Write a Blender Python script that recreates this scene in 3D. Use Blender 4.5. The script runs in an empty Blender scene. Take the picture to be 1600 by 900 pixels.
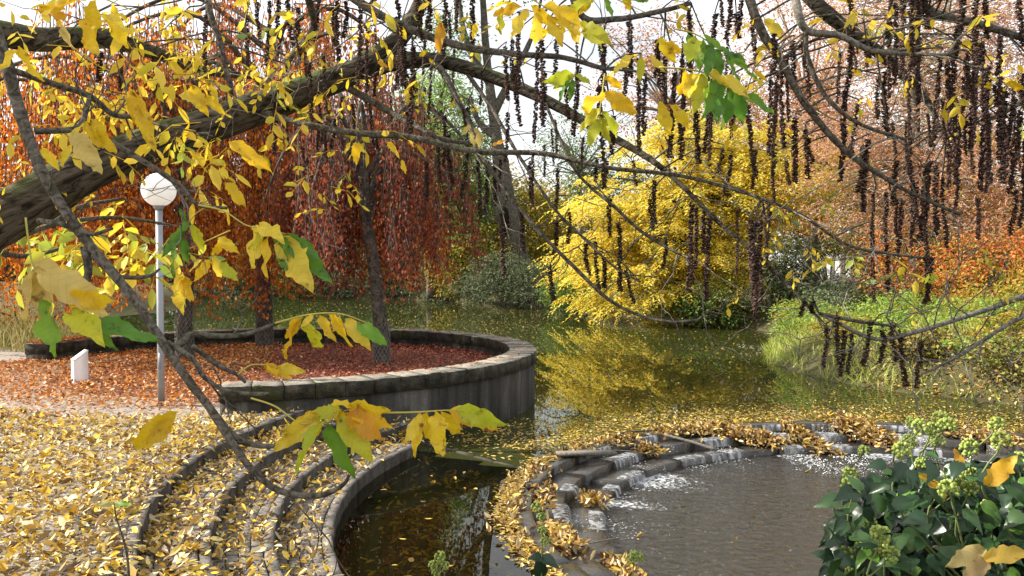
import bpy, math, random
import numpy as np
from mathutils import Vector, Matrix

# ------------------------------------------------------------------ camera, sky, sun, exposure
scene = bpy.context.scene
COL = scene.collection
R = math.radians
F, HOR, HC = 1350.0, 408.0, 2.2              # focal length and horizon (1600 px wide picture), eye height over the terrace
PITCH = math.atan((450 - HOR) / F)
cam = bpy.data.cameras.new('camera'); cam.sensor_width = 36; cam.lens = F / 1600 * 36
cam.clip_start = 0.05; cam.clip_end = 2000
camo = bpy.data.objects.new('camera', cam); COL.objects.link(camo)
camo.location = (0, 0, HC); camo.rotation_euler = (math.pi / 2 - PITCH, 0, 0)
scene.camera = camo

SUN = Vector((-0.83, 0.06, 0.545)).normalized()
world = bpy.data.worlds.new('World'); scene.world = world; world.use_nodes = True
wn, wl = world.node_tree.nodes, world.node_tree.links
wn.clear()
sky = wn.new('ShaderNodeTexSky'); sky.sky_type = 'NISHITA'; sky.sun_disc = False
sky.sun_elevation = math.asin(SUN.z); sky.sun_rotation = math.atan2(SUN.x, SUN.y)
sky.dust_density = 2.0; sky.air_density = 1.0
tc = wn.new('ShaderNodeTexCoord'); cn = wn.new('ShaderNodeTexNoise')
cn.inputs['Scale'].default_value = 2.3; cn.inputs['Detail'].default_value = 6; cn.inputs['Roughness'].default_value = 0.6
cr = wn.new('ShaderNodeValToRGB'); cr.color_ramp.elements[0].position = 0.30; cr.color_ramp.elements[1].position = 0.55
cr.color_ramp.elements[0].color = (0.35, 0.35, 0.35, 1)
mx = wn.new('ShaderNodeMixRGB'); mx.inputs[2].default_value = (9.0, 9.1, 9.4, 1)
bg = wn.new('ShaderNodeBackground'); bg.inputs['Strength'].default_value = 0.075
wo = wn.new('ShaderNodeOutputWorld')
wl.new(tc.outputs['Generated'], cn.inputs['Vector']); wl.new(cn.outputs['Fac'], cr.inputs['Fac'])
wl.new(cr.outputs['Color'], mx.inputs[0]); wl.new(sky.outputs['Color'], mx.inputs[1])
wl.new(mx.outputs['Color'], bg.inputs['Color']); wl.new(bg.outputs['Background'], wo.inputs['Surface'])

sl = bpy.data.lights.new('sun', 'SUN'); sl.energy = 5.0; sl.angle = R(0.6); sl.color = (1.0, 0.93, 0.82)
so = bpy.data.objects.new('sun', sl); COL.objects.link(so)
so.rotation_euler = SUN.to_track_quat('Z', 'Y').to_euler()
scene.view_settings.view_transform = 'Standard'; scene.view_settings.look = 'None'
scene.view_settings.exposure = 1.05; scene.view_settings.gamma = 1
cy = scene.cycles
cy.max_bounces = 6; cy.diffuse_bounces = 3; cy.glossy_bounces = 3; cy.transmission_bounces = 4; cy.transparent_max_bounces = 12
cy.caustics_reflective = False; cy.caustics_refractive = False; cy.sample_clamp_indirect = 6
cy.use_denoising = True

# ------------------------------------------------------------------ helpers
rng = np.random.default_rng(7)
random.seed(7)
cP, sP = math.cos(PITCH), math.sin(PITCH)

def at(x, y, d):
    """a point of the place: direction of picture position (x, y), at depth d metres"""
    a, b = (x - 800) / F, -(y - 450) / F
    fy, fz = cP + sP * b, -sP + cP * b
    t = d / fy
    return np.array((a * t, d, HC + fz * t))

def nz(v):
    v = np.asarray(v, float)
    return v / np.maximum(np.linalg.norm(v, axis=-1, keepdims=True), 1e-9)

class MB:
    """collects vertices and polygons; build() makes ONE mesh object"""
    def __init__(s): s.v = []; s.f = []; s.n = 0
    def add(s, v, f):
        v = np.asarray(v, float).reshape(-1, 3)
        f = np.asarray(f, int)
        s.v.append(v); s.f.append(f + s.n); s.n += len(v)
        return s
    def mesh(s, name, mat=None, smooth=False):
        V = np.concatenate(s.v) if s.v else np.zeros((0, 3))
        me = bpy.data.meshes.new(name)
        loops = np.concatenate([f.ravel() for f in s.f]); tot = np.concatenate([np.full(len(f), f.shape[1]) for f in s.f])
        me.vertices.add(len(V)); me.vertices.foreach_set('co', V.astype(np.float32).ravel())
        me.loops.add(len(loops)); me.loops.foreach_set('vertex_index', loops.astype(np.int32))
        me.polygons.add(len(tot)); st = np.concatenate(([0], np.cumsum(tot)[:-1]))
        me.polygons.foreach_set('loop_start', st.astype(np.int32)); me.polygons.foreach_set('loop_total', tot.astype(np.int32))
        if smooth: me.polygons.foreach_set('use_smooth', np.ones(len(tot), bool))
        me.update(calc_edges=True)
        if mat: me.materials.append(mat)
        return me
    def build(s, name, mat, parent=None, smooth=False):
        return put(name, s.mesh(name, mat, smooth), parent)

def put(name, me, parent=None):
    o = bpy.data.objects.new(name, me); COL.objects.link(o)
    if parent is not None: par(o, parent)
    return o

def par(o, p):
    o.parent = p
    if p.type == 'EMPTY': o.matrix_parent_inverse = Matrix.Translation(-p.location)

def tag(o, label=None, cat=None, group=None, kind=None):
    if label: o['label'] = label
    if cat: o['category'] = cat
    if group: o['group'] = group
    if kind: o['kind'] = kind
    return o

def thing(name, label, cat, loc=(0, 0, 0), group=None):
    o = bpy.data.objects.new(name, None); COL.objects.link(o); o.location = loc; o.empty_display_size = 0.2
    return tag(o, label, cat, group)

def smoothpath(P, m=6):
    P = np.asarray(P, float); n = len(P)
    if n < 3: return P
    Q = np.vstack([2 * P[0] - P[1], P, 2 * P[-1] - P[-2]])
    out = []
    for i in range(n - 1):
        a, b, c, d = Q[i:i + 4]
        for t in np.linspace(0, 1, m, endpoint=False):
            out.append(0.5 * (2 * b + (c - a) * t + (2 * a - 5 * b + 4 * c - d) * t * t + (3 * b - a - 3 * c + d) * t ** 3))
    out.append(P[-1])
    return np.array(out)

def tube(P, rad, n=8, cap=True, rough=0.0):
    P = np.asarray(P, float); k = len(P); rad = np.broadcast_to(np.asarray(rad, float), (k,))
    T = nz(np.gradient(P, axis=0))
    u = np.cross(T[0], (0.3, 0.2, 1.0)); 
    if np.linalg.norm(u) < 1e-3: u = np.cross(T[0], (1, 0, 0))
    u = nz(u); U = []
    for i in range(k):
        u = nz(u - T[i] * np.dot(u, T[i])); U.append(u)
    U = np.array(U); W = np.cross(T, U)
    a = np.arange(n) * 2 * np.pi / n
    rr = rad[:, None] * (1 + rough * rng.normal(size=(k, n)))
    V = P[:, None] + rr[..., None] * (np.cos(a)[None, :, None] * U[:, None] + np.sin(a)[None, :, None] * W[:, None])
    i = np.arange(k - 1)[:, None] * n; j = np.arange(n)[None]; jn = (j + 1) % n
    f = np.stack([i + j, i + jn, i + n + jn, i + n + j], -1).reshape(-1, 4)
    return V.reshape(-1, 3), f

def addtube(mb, P, rad, n=8, rough=0.0, caps=True):
    V, f = tube(P, rad, n, rough=rough); b = mb.n
    mb.add(V, f)
    if caps:
        k = len(V) // n
        mb.f.append(np.array([[b + q for q in range(n)][::-1]])); mb.f.append(np.array([[b + (k - 1) * n + q for q in range(n)]]))
    return mb

def arc_solid(mb, C, r0, r1, z0, z1, a0, a1, n=4, ch=0.012, chip=0.0):
    """a wedge of a ring with chamfered top edges"""
    A = np.linspace(a0, a1, n + 1)
    prof = [(r0, z0), (r0, z1 - ch), (r0 + ch, z1), (r1 - ch, z1), (r1, z1 - ch), (r1, z0)]
    V = np.array([[(C[0] + r * math.cos(a), C[1] + r * math.sin(a), z) for r, z in prof] for a in A]).reshape(-1, 3)
    if chip: V = V + rng.normal(size=V.shape) * chip
    m = len(prof); F4 = []
    for i in range(n):
        for j in range(m):
            jn = (j + 1) % m
            F4.append((i * m + j, i * m + jn, (i + 1) * m + jn, (i + 1) * m + j))
    b = mb.n
    mb.add(V, np.array(F4))
    mb.f.append(np.array([[b + j for j in range(m)][::-1]])); mb.f.append(np.array([[b + n * m + j for j in range(m)]]))
    return mb

# leaf templates: columns along, across, normal
T_DIA = (np.array([(0, 0, 0), (.45, .5, .10), (1, 0, -.05), (.45, -.5, .10)]), np.array([(0, 1, 2), (0, 2, 3)]))
T_LIT = (np.array([(0, 0, 0), (.3, .42, .10), (.68, .36, .16), (1, 0, .10), (.68, -.36, .16), (.3, -.42, .10), (.5, 0, 0.0)]),
         np.array([(0, 6, 1), (1, 6, 2), (2, 6, 3), (3, 6, 4), (4, 6, 5), (5, 6, 0)]))
def leaves(mb, C, A, N, L, W, tmpl=T_DIA, curl=None):
    C = np.asarray(C, float); n = len(C)
    A = nz(A); N = N - A * (N * A).sum(-1, keepdims=True); N = nz(N); B = np.cross(N, A)
    t, f = tmpl; k = len(t)
    L = np.broadcast_to(L, (n,)); W = np.broadcast_to(W, (n,)); cu = np.ones(n) if curl is None else curl
    V = C[:, None] + L[:, None, None] * t[None, :, 0:1] * A[:, None] + W[:, None, None] * t[None, :, 1:2] * B[:, None] \
        + (L * cu)[:, None, None] * t[None, :, 2:3] * N[:, None]
    mb.add(V, (f[None] + (np.arange(n) * k)[:, None, None]).reshape(-1, 3))
    return mb

def rnd(n): return rng.normal(size=(n, 3))

# ------------------------------------------------------------------ materials
def newmat(name):
    m = bpy.data.materials.new(name); m.use_nodes = True; nt = m.node_tree; nt.nodes.clear()
    out = nt.nodes.new('ShaderNodeOutputMaterial')
    return m, nt, nt.nodes, nt.links, out

def ramp(nd, cols, interp='LINEAR'):
    r = nd.new('ShaderNodeValToRGB'); e = r.color_ramp.elements; r.color_ramp.interpolation = interp
    n = len(cols)
    for i, c in enumerate(cols):
        p = i / max(n - 1, 1) if interp == 'LINEAR' else i / n
        if i < 2: el = e[i]; el.position = p
        else: el = e.new(p)
        el.color = (*c, 1)
    return r

def leafmat(name, cols, trans=0.4, rough=0.55, gloss=0.02, interp='LINEAR'):
    """every leaf (mesh island) draws its own colour"""
    m, nt, nd, lk, out = newmat(name)
    g = nd.new('ShaderNodeNewGeometry'); r = ramp(nd, cols, interp); lk.new(g.outputs['Random Per Island'], r.inputs['Fac'])
    d = nd.new('ShaderNodeBsdfDiffuse'); t = nd.new('ShaderNodeBsdfTranslucent'); gl = nd.new('ShaderNodeBsdfGlossy')
    gl.inputs['Roughness'].default_value = rough; gl.inputs['Color'].default_value = (.8, .8, .8, 1)
    lk.new(r.outputs['Color'], d.inputs['Color']); lk.new(r.outputs['Color'], t.inputs['Color'])
    a = nd.new('ShaderNodeMixShader'); a.inputs[0].default_value = trans; b = nd.new('ShaderNodeMixShader'); b.inputs[0].default_value = gloss
    lk.new(d.outputs[0], a.inputs[1]); lk.new(t.outputs[0], a.inputs[2]); lk.new(a.outputs[0], b.inputs[1]); lk.new(gl.outputs[0], b.inputs[2])
    lk.new(b.outputs[0], out.inputs['Surface'])
    return m

def stone(name, c1, c2, c3=None, scale=3.0, rough=0.85, bump=0.4, streak=False, moss=None, fine=40.0, spec=0.3):
    m, nt, nd, lk, out = newmat(name)
    p = nd.new('ShaderNodeBsdfPrincipled'); p.inputs['Roughness'].default_value = rough; p.inputs['Specular IOR Level'].default_value = spec
    tcn = nd.new('ShaderNodeTexCoord'); g = nd.new('ShaderNodeNewGeometry')
    mp = nd.new('ShaderNodeMapping'); lk.new(g.outputs['Position'], mp.inputs['Vector'])
    if streak: mp.inputs['Scale'].default_value = (1, 1, 0.13)
    n1 = nd.new('ShaderNodeTexNoise'); n1.inputs['Scale'].default_value = scale; n1.inputs['Detail'].default_value = 8; n1.inputs['Roughness'].default_value = .65
    lk.new(mp.outputs[0], n1.inputs['Vector'])
    r = ramp(nd, [c1, c1, c2, c3 or c2]); 
    for el, ps in zip(r.color_ramp.elements, (0, .36, .55, .74)): el.position = ps
    lk.new(n1.outputs['Fac'], r.inputs['Fac'])
    n2 = nd.new('ShaderNodeTexNoise'); n2.inputs['Scale'].default_value = fine; n2.inputs['Detail'].default_value = 5
    lk.new(g.outputs['Position'], n2.inputs['Vector'])
    mulr = ramp(nd, [(.55, .55, .55), (1.25, 1.25, 1.25)]); lk.new(n2.outputs['Fac'], mulr.inputs['Fac'])
    mm = nd.new('ShaderNodeMixRGB'); mm.blend_type = 'MULTIPLY'; mm.inputs[0].default_value = 1
    lk.new(r.outputs[0], mm.inputs[1]); lk.new(mulr.outputs[0], mm.inputs[2])
    isl = ramp(nd, [(.78, .78, .78), (1.12, 1.1, 1.08)]); lk.new(nd.new('ShaderNodeObjectInfo').outputs['Random'], isl.inputs['Fac'])
    m2 = nd.new('ShaderNodeMixRGB'); m2.blend_type = 'MULTIPLY'; m2.inputs[0].default_value = 1
    lk.new(mm.outputs[0], m2.inputs[1]); lk.new(isl.outputs[0], m2.inputs[2])
    last = m2
    if moss:
        n3 = nd.new('ShaderNodeTexNoise'); n3.inputs['Scale'].default_value = 2.2; n3.inputs['Detail'].default_value = 6
        lk.new(g.outputs['Position'], n3.inputs['Vector'])
        r3 = ramp(nd, [(0, 0, 0), (1, 1, 1)]); r3.color_ramp.elements[0].position = moss[1]; r3.color_ramp.elements[1].position = moss[1] + .12
        lk.new(n3.outputs['Fac'], r3.inputs['Fac'])
        m3 = nd.new('ShaderNodeMixRGB'); m3.inputs[2].default_value = (*moss[0], 1)
        lk.new(r3.outputs[0], m3.inputs[0]); lk.new(last.outputs[0], m3.inputs[1]); last = m3
    lk.new(last.outputs[0], p.inputs['Base Color'])
    bp = nd.new('ShaderNodeBump'); bp.inputs['Strength'].default_value = bump; bp.inputs['Distance'].default_value = .02
    ad = nd.new('ShaderNodeMath'); ad.operation = 'ADD'; lk.new(n1.outputs['Fac'], ad.inputs[0]); lk.new(n2.outputs['Fac'], ad.inputs[1])
    lk.new(ad.outputs[0], bp.inputs['Height']); lk.new(bp.outputs[0], p.inputs['Normal'])
    lk.new(p.outputs[0], out.inputs['Surface'])
    return m

def bark(name, c1, c2, moss=0.0, scale=14.0, bump=1.0, along=None):
    m, nt, nd, lk, out = newmat(name)
    p = nd.new('ShaderNodeBsdfPrincipled'); p.inputs['Roughness'].default_value = .9; p.inputs['Specular IOR Level'].default_value = .15
    g = nd.new('ShaderNodeNewGeometry')
    v = nd.new('ShaderNodeTexNoise'); v.inputs['Scale'].default_value = scale; v.inputs['Detail'].default_value = 7; v.inputs['Distortion'].default_value = 1.2
    if along:
        m1 = nd.new('ShaderNodeMapping'); m1.inputs['Rotation'].default_value = (0, along[0], 0); m2 = nd.new('ShaderNodeMapping'); m2.inputs['Scale'].default_value = along[1]
        lk.new(g.outputs['Position'], m1.inputs[0]); lk.new(m1.outputs[0], m2.inputs[0]); lk.new(m2.outputs[0], v.inputs['Vector'])
    else: lk.new(g.outputs['Position'], v.inputs['Vector'])
    r = ramp(nd, [c1, c2]); r.color_ramp.elements[0].position = .38; r.color_ramp.elements[1].position = .66
    lk.new(v.outputs['Fac'], r.inputs['Fac']); last = r
    if moss:
        s = nd.new('ShaderNodeSeparateXYZ'); lk.new(g.outputs['Normal'], s.inputs[0])
        n3 = nd.new('ShaderNodeTexNoise'); n3.inputs['Scale'].default_value = 5; n3.inputs['Detail'].default_value = 6; lk.new(g.outputs['Position'], n3.inputs['Vector'])
        ad = nd.new('ShaderNodeMath'); ad.operation = 'MULTIPLY_ADD'; ad.inputs[1].default_value = 1.8; lk.new(n3.outputs['Fac'], ad.inputs[0]); lk.new(s.outputs['Z'], ad.inputs[2])
        r3 = ramp(nd, [(0, 0, 0), (1, 1, 1)]); r3.color_ramp.elements[0].position = .0; r3.color_ramp.elements[1].position = 1
        mr = nd.new('ShaderNodeMapRange'); mr.inputs[1].default_value = 1.35; mr.inputs[2].default_value = 1.9; lk.new(ad.outputs[0], mr.inputs[0])
        mu = nd.new('ShaderNodeMath'); mu.operation = 'MULTIPLY'; mu.inputs[1].default_value = moss; lk.new(mr.outputs[0], mu.inputs[0])
        m3 = nd.new('ShaderNodeMixRGB'); m3.inputs[2].default_value = (.07, .095, .02, 1)
        lk.new(mu.outputs[0], m3.inputs[0]); lk.new(r.outputs[0], m3.inputs[1]); last = m3
    lk.new(last.outputs[0], p.inputs['Base Color'])
    bp = nd.new('ShaderNodeBump'); bp.inputs['Strength'].default_value = bump; bp.inputs['Distance'].default_value = .02
    lk.new(v.outputs['Fac'], bp.inputs['Height']); lk.new(bp.outputs[0], p.inputs['Normal']); lk.new(p.outputs[0], out.inputs['Surface'])
    return m

def plain(name, c, rough=.5, spec=.5, metal=0, var=0.12, scale=20):
    m, nt, nd, lk, out = newmat(name)
    p = nd.new('ShaderNodeBsdfPrincipled'); p.inputs['Roughness'].default_value = rough; p.inputs['Specular IOR Level'].default_value = spec; p.inputs['Metallic'].default_value = metal
    g = nd.new('ShaderNodeNewGeometry'); n = nd.new('ShaderNodeTexNoise'); n.inputs['Scale'].default_value = scale; n.inputs['Detail'].default_value = 6
    lk.new(g.outputs['Position'], n.inputs['Vector'])
    r = ramp(nd, [tuple(q * (1 - 2 * var) for q in c), tuple(min(1, q * (1 + 2 * var)) for q in c)]); lk.new(n.outputs['Fac'], r.inputs['Fac'])
    lk.new(r.outputs[0], p.inputs['Base Color']); lk.new(p.outputs[0], out.inputs['Surface'])
    return m

def watermat(name, tint, scale, strength, rough=.02, stretch=(1, 1, 1), detail=3, body=None, bodyfac=0.0, ior=1.33, dist=.02):
    """see-through water: Fresnel mirror over a tinted clear body"""
    m, nt, nd, lk, out = newmat(name)
    g = nd.new('ShaderNodeNewGeometry'); mp = nd.new('ShaderNodeMapping'); mp.inputs['Scale'].default_value = stretch
    lk.new(g.outputs['Position'], mp.inputs['Vector'])
    n = nd.new('ShaderNodeTexNoise'); n.inputs['Scale'].default_value = scale; n.inputs['Detail'].default_value = detail; n.inputs['Distortion'].default_value = .4
    lk.new(mp.outputs[0], n.inputs['Vector'])
    bp = nd.new('ShaderNodeBump'); bp.inputs['Strength'].default_value = strength; bp.inputs['Distance'].default_value = dist; lk.new(n.outputs['Fac'], bp.inputs['Height'])
    fr = nd.new('ShaderNodeFresnel'); fr.inputs['IOR'].default_value = ior; lk.new(bp.outputs[0], fr.inputs['Normal'])
    tr = nd.new('ShaderNodeBsdfTransparent'); tr.inputs['Color'].default_value = (*tint, 1)
    gl = nd.new('ShaderNodeBsdfGlossy'); gl.inputs['Roughness'].default_value = rough; lk.new(bp.outputs[0], gl.inputs['Normal'])
    last = tr
    if body:
        df = nd.new('ShaderNodeBsdfDiffuse'); df.inputs['Color'].default_value = (*body, 1)
        mb_ = nd.new('ShaderNodeMixShader'); mb_.inputs[0].default_value = bodyfac; lk.new(tr.outputs[0], mb_.inputs[1]); lk.new(df.outputs[0], mb_.inputs[2]); last = mb_
    mxs = nd.new('ShaderNodeMixShader'); lk.new(fr.outputs[0], mxs.inputs[0]); lk.new(last.outputs[0], mxs.inputs[1]); lk.new(gl.outputs[0], mxs.inputs[2])
    lk.new(mxs.outputs[0], out.inputs['Surface'])
    return m

M = {}
M['gravel'] = stone('gravel', (.10, .085, .06), (.27, .235, .19), (.38, .34, .29), scale=1.6, fine=55, bump=.6)
M['ground'] = stone('ground', (.05, .045, .02), (.09, .085, .03), (.15, .11, .05), scale=.9, fine=18, bump=.8)
M['mud'] = stone('mud', (.035, .028, .012), (.07, .05, .02), (.10, .07, .03), scale=1.2, fine=20)
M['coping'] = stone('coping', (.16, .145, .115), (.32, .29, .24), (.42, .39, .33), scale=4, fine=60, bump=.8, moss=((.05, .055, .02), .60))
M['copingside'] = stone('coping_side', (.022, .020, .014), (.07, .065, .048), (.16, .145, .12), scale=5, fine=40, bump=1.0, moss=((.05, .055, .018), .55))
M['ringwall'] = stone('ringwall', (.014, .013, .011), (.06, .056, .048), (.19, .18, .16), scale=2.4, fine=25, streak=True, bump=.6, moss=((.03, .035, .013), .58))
M['kerb'] = stone('kerb', (.10, .09, .075), (.23, .21, .185), (.33, .31, .28), scale=3.5, fine=50, moss=((.06, .065, .03), .66))
M['riser'] = stone('dark_stone_riser_shade', (.03, .026, .02), (.075, .066, .052), (.13, .115, .095), scale=4, fine=40, bump=.8)  # riser shade put into the colour; plain dark stone on the divider kerb
M['sett'] = stone('sett', (.12, .105, .09), (.24, .215, .19), (.30, .27, .24), scale=5, fine=60)
M['tread'] = stone('tread', (.05, .042, .032), (.10, .085, .065), scale=4)
M['wet'] = stone('wet_stone', (.022, .021, .017), (.055, .050, .042), (.085, .078, .065), scale=2.6, rough=.22, fine=30, spec=.6, bump=.5)
M['bark'] = bark('limb_bark', (.016, .013, .009), (.12, .10, .075), moss=.9, scale=30, bump=1.0, along=(R(21), (.16, 1, 1)))
M['stembark'] = bark('stem_bark', (.016, .013, .009), (.12, .10, .075), moss=.5, scale=20)
M['branch'] = bark('branch_bark', (.045, .038, .030), (.17, .15, .125), moss=.35, scale=40, bump=.5)
M['palebranch'] = bark('pale_branch_bark', (.10, .088, .072), (.27, .245, .21), scale=40, bump=.4)
M['trunk'] = bark('trunk_bark', (.05, .045, .035), (.15, .135, .11), moss=.2, scale=9)
M['darktrunk'] = bark('dark_trunk_bark', (.04, .035, .027), (.13, .11, .09), moss=.4, scale=9)
M['post'] = plain('post_grey_paint', (.27, .29, .32), .45, .5, .2, .12, 9)
M['white'] = plain('white_stone', (.80, .80, .80), .7, .3, 0, .03)
M['wire'] = plain('wire', (.22, .22, .21), .45, .5, .6)
M['litter'] = leafmat('litter_yellow', [(.10, .055, .022), (.30, .16, .04), (.76, .48, .025), (.80, .58, .06), (.80, .64, .22), (.70, .60, .38), (.20, .12, .05), (.78, .52, .04), (.74, .64, .42), (.34, .22, .10), (.72, .44, .02), (.14, .075, .03)], .15, .45, .05)
M['redlitter'] = leafmat('litter_red', [(.20, .06, .02), (.44, .13, .02), (.60, .21, .03), (.66, .30, .07), (.66, .45, .26), (.34, .10, .03)], .15, .45, .03)
M['darkredlitter'] = leafmat('litter_dark_red', [(.13, .035, .022), (.28, .065, .035), (.40, .10, .045), (.50, .20, .11), (.22, .06, .04)], .15, .45, .03)
M['floatleaf'] = leafmat('floating_leaves', [(.30, .17, .03), (.56, .38, .05), (.66, .52, .18), (.20, .11, .03), (.62, .44, .06), (.13, .075, .025), (.50, .40, .20)], .1, .4, .06)
M['sunkleaf'] = leafmat('sunken_leaves', [(.08, .045, .01), (.30, .18, .02), (.46, .28, .03), (.18, .10, .02), (.06, .045, .012), (.30, .26, .04)], .1)
M['heap'] = leafmat('heap_leaves', [(.05, .025, .012), (.22, .09, .02), (.50, .33, .08), (.62, .46, .16), (.10, .05, .02), (.68, .54, .26), (.38, .17, .04), (.70, .50, .08), (.16, .09, .04)], .2, .35, .06)
M['beech1'] = leafmat('beech_orange', [(.34, .08, .012), (.56, .15, .012), (.72, .24, .015), (.62, .18, .02), (.78, .36, .04), (.44, .11, .02)], .55)
M['beech2'] = leafmat('beech_copper', [(.26, .06, .012), (.46, .11, .012), (.62, .18, .014), (.52, .14, .02), (.68, .27, .02)], .55)
M['beech3'] = leafmat('beech_maroon', [(.12, .030, .022), (.21, .048, .026), (.30, .070, .030), (.37, .11, .035), (.16, .042, .04)], .45)
M['yellowtree'] = leafmat('yellow_leaves', [(.40, .40, .05), (.80, .56, .03), (.86, .64, .05), (.88, .70, .14), (.82, .54, .03), (.90, .76, .26), (.56, .50, .05), (.30, .38, .06), (.44, .46, .06)], .55)
M['green'] = leafmat('green_leaves', [(.05, .10, .02), (.10, .18, .03), (.17, .26, .05), (.24, .31, .07), (.09, .14, .03)], .45)
M['lightgreen'] = leafmat('light_green_leaves', [(.16, .28, .06), (.28, .42, .10), (.40, .52, .16), (.22, .34, .07)], .5)
M['dkgreen'] = leafmat('dark_green_leaves', [(.025, .045, .015), (.05, .08, .025), (.085, .12, .04), (.11, .14, .06)], .3)
M['greygreen'] = leafmat('grey_green_leaves', [(.05, .075, .03), (.10, .14, .06), (.17, .20, .10), (.24, .25, .16), (.08, .11, .03)], .3)
M['yellowgreen'] = leafmat('yellow_green_leaves', [(.16, .19, .03), (.30, .30, .04), (.45, .34, .04), (.52, .30, .04), (.22, .24, .05)], .45)
M['brownpink'] = leafmat('russet_needles', [(.38, .17, .10), (.54, .27, .17), (.66, .41, .30), (.52, .21, .08), (.66, .48, .38), (.60, .29, .08), (.34, .38, .12)], .45)
M['orange'] = leafmat('orange_leaves', [(.26, .08, .02), (.42, .14, .02), (.52, .22, .03), (.44, .25, .05), (.30, .10, .03)], .4)
M['redshrub'] = leafmat('red_leaves', [(.32, .075, .022), (.52, .13, .025), (.62, .23, .04), (.44, .10, .03), (.60, .40, .08), (.30, .34, .07)], .45)
M['goldfar'] = leafmat('far_gold_leaves', [(.28, .20, .04), (.44, .32, .07), (.36, .24, .07), (.24, .22, .07)], .4)
M['grass'] = leafmat('grass_blades', [(.16, .24, .03), (.28, .36, .05), (.42, .46, .09), (.54, .52, .18), (.24, .34, .05)], .45)
M['herb'] = leafmat('herb_leaves', [(.10, .20, .03), (.20, .34, .05), (.32, .44, .08), (.46, .46, .07)], .45)
M['reed'] = leafmat('reed_blades', [(.22, .22, .07), (.38, .34, .12), (.48, .40, .20), (.25, .28, .06)], .35)
M['bramble'] = leafmat('bramble_leaves', [(.05, .035, .015), (.16, .10, .03), (.22, .26, .05), (.36, .30, .06), (.10, .13, .03), (.30, .16, .05), (.44, .36, .10)], .3)
M['pond'] = watermat('pond_water', (.46, .52, .24), 1.3, .055, .015, (1, .45, 1), 3, (.10, .115, .03), .38, 1.6)
M['stillpool'] = watermat('still_pool_water', (.66, .64, .40), 1.6, .05, .012, (1, .6, 1), 3, (.03, .035, .01), .08)
M['lowpool'] = watermat('lower_pool_water', (.70, .66, .48), 7, .9, .11, (1, 1.2, 1), 6, (.10, .095, .08), .3, 1.42, .09)
def add_foam(m):
    nt = m.node_tree; nd, lk = nt.nodes, nt.links; out = next(n for n in nd if n.type == 'OUTPUT_MATERIAL'); old = out.inputs['Surface'].links[0].from_socket
    g = nd.new('ShaderNodeNewGeometry'); sub = nd.new('ShaderNodeVectorMath'); sub.operation = 'SUBTRACT'; sub.inputs[1].default_value = (5.35, 9.9, -.98); lk.new(g.outputs['Position'], sub.inputs[0])
    ln = nd.new('ShaderNodeVectorMath'); ln.operation = 'LENGTH'; lk.new(sub.outputs[0], ln.inputs[0])
    nr = nd.new('ShaderNodeVectorMath'); nr.operation = 'NORMALIZE'; lk.new(sub.outputs[0], nr.inputs[0])
    def noise(vec, sc, det=4):
        n = nd.new('ShaderNodeTexNoise'); n.inputs['Scale'].default_value = sc; n.inputs['Detail'].default_value = det; lk.new(vec, n.inputs['Vector']); return n.outputs['Fac']
    def mr(v, a, b):
        q = nd.new('ShaderNodeMapRange'); q.inputs[1].default_value = a; q.inputs[2].default_value = b; lk.new(v, q.inputs[0]); return q.outputs[0]
    def op(o, a, b):
        q = nd.new('ShaderNodeMath'); q.operation = o
        for i, v in enumerate((a, b)):
            if isinstance(v, float): q.inputs[i].default_value = v
            else: lk.new(v, q.inputs[i])
        return q.outputs[0]
    where = mr(noise(nr.outputs[0], 5.5, 2), .47, .60)
    dist = op('MULTIPLY', mr(ln.outputs['Value'], 3.2, 4.3), where)
    fine = noise(g.outputs['Position'], 24, 8)
    fac = mr(op('ADD', fine, op('MULTIPLY', dist, .30)), .66, .92)
    df = nd.new('ShaderNodeBsdfDiffuse'); df.inputs['Color'].default_value = (.72, .75, .78, 1)
    x = nd.new('ShaderNodeMixShader'); lk.new(op('MULTIPLY', fac, .8), x.inputs[0]); lk.new(old, x.inputs[1]); lk.new(df.outputs[0], x.inputs[2]); lk.new(x.outputs[0], out.inputs['Surface'])
add_foam(M['lowpool'])
def foammat():
    m, nt, nd, lk, out = newmat('falling_water')
    p = nd.new('ShaderNodeBsdfPrincipled'); p.inputs['Base Color'].default_value = (.62, .65, .68, 1); p.inputs['Roughness'].default_value = .15
    t = nd.new('ShaderNodeBsdfTransparent'); g = nd.new('ShaderNodeNewGeometry')
    n = nd.new('ShaderNodeTexNoise'); n.inputs['Scale'].default_value = 1; n.inputs['Detail'].default_value = 4
    mp = nd.new('ShaderNodeMapping'); mp.inputs['Scale'].default_value = (15, 15, 1.6); lk.new(g.outputs['Position'], mp.inputs[0]); lk.new(mp.outputs[0], n.inputs['Vector'])
    r = ramp(nd, [(.06, .06, .06), (.7, .7, .7)]); r.color_ramp.elements[0].position = .42; r.color_ramp.elements[1].position = .72; lk.new(n.outputs['Fac'], r.inputs['Fac'])
    x = nd.new('ShaderNodeMixShader'); lk.new(r.outputs[0], x.inputs[0]); lk.new(t.outputs[0], x.inputs[1]); lk.new(p.outputs[0], x.inputs[2]); lk.new(x.outputs[0], out.inputs['Surface'])
    return m
M['fall'] = foammat()
M['foam'] = plain('foam', (.82, .84, .86), .4, .5, 0, .03)

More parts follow.
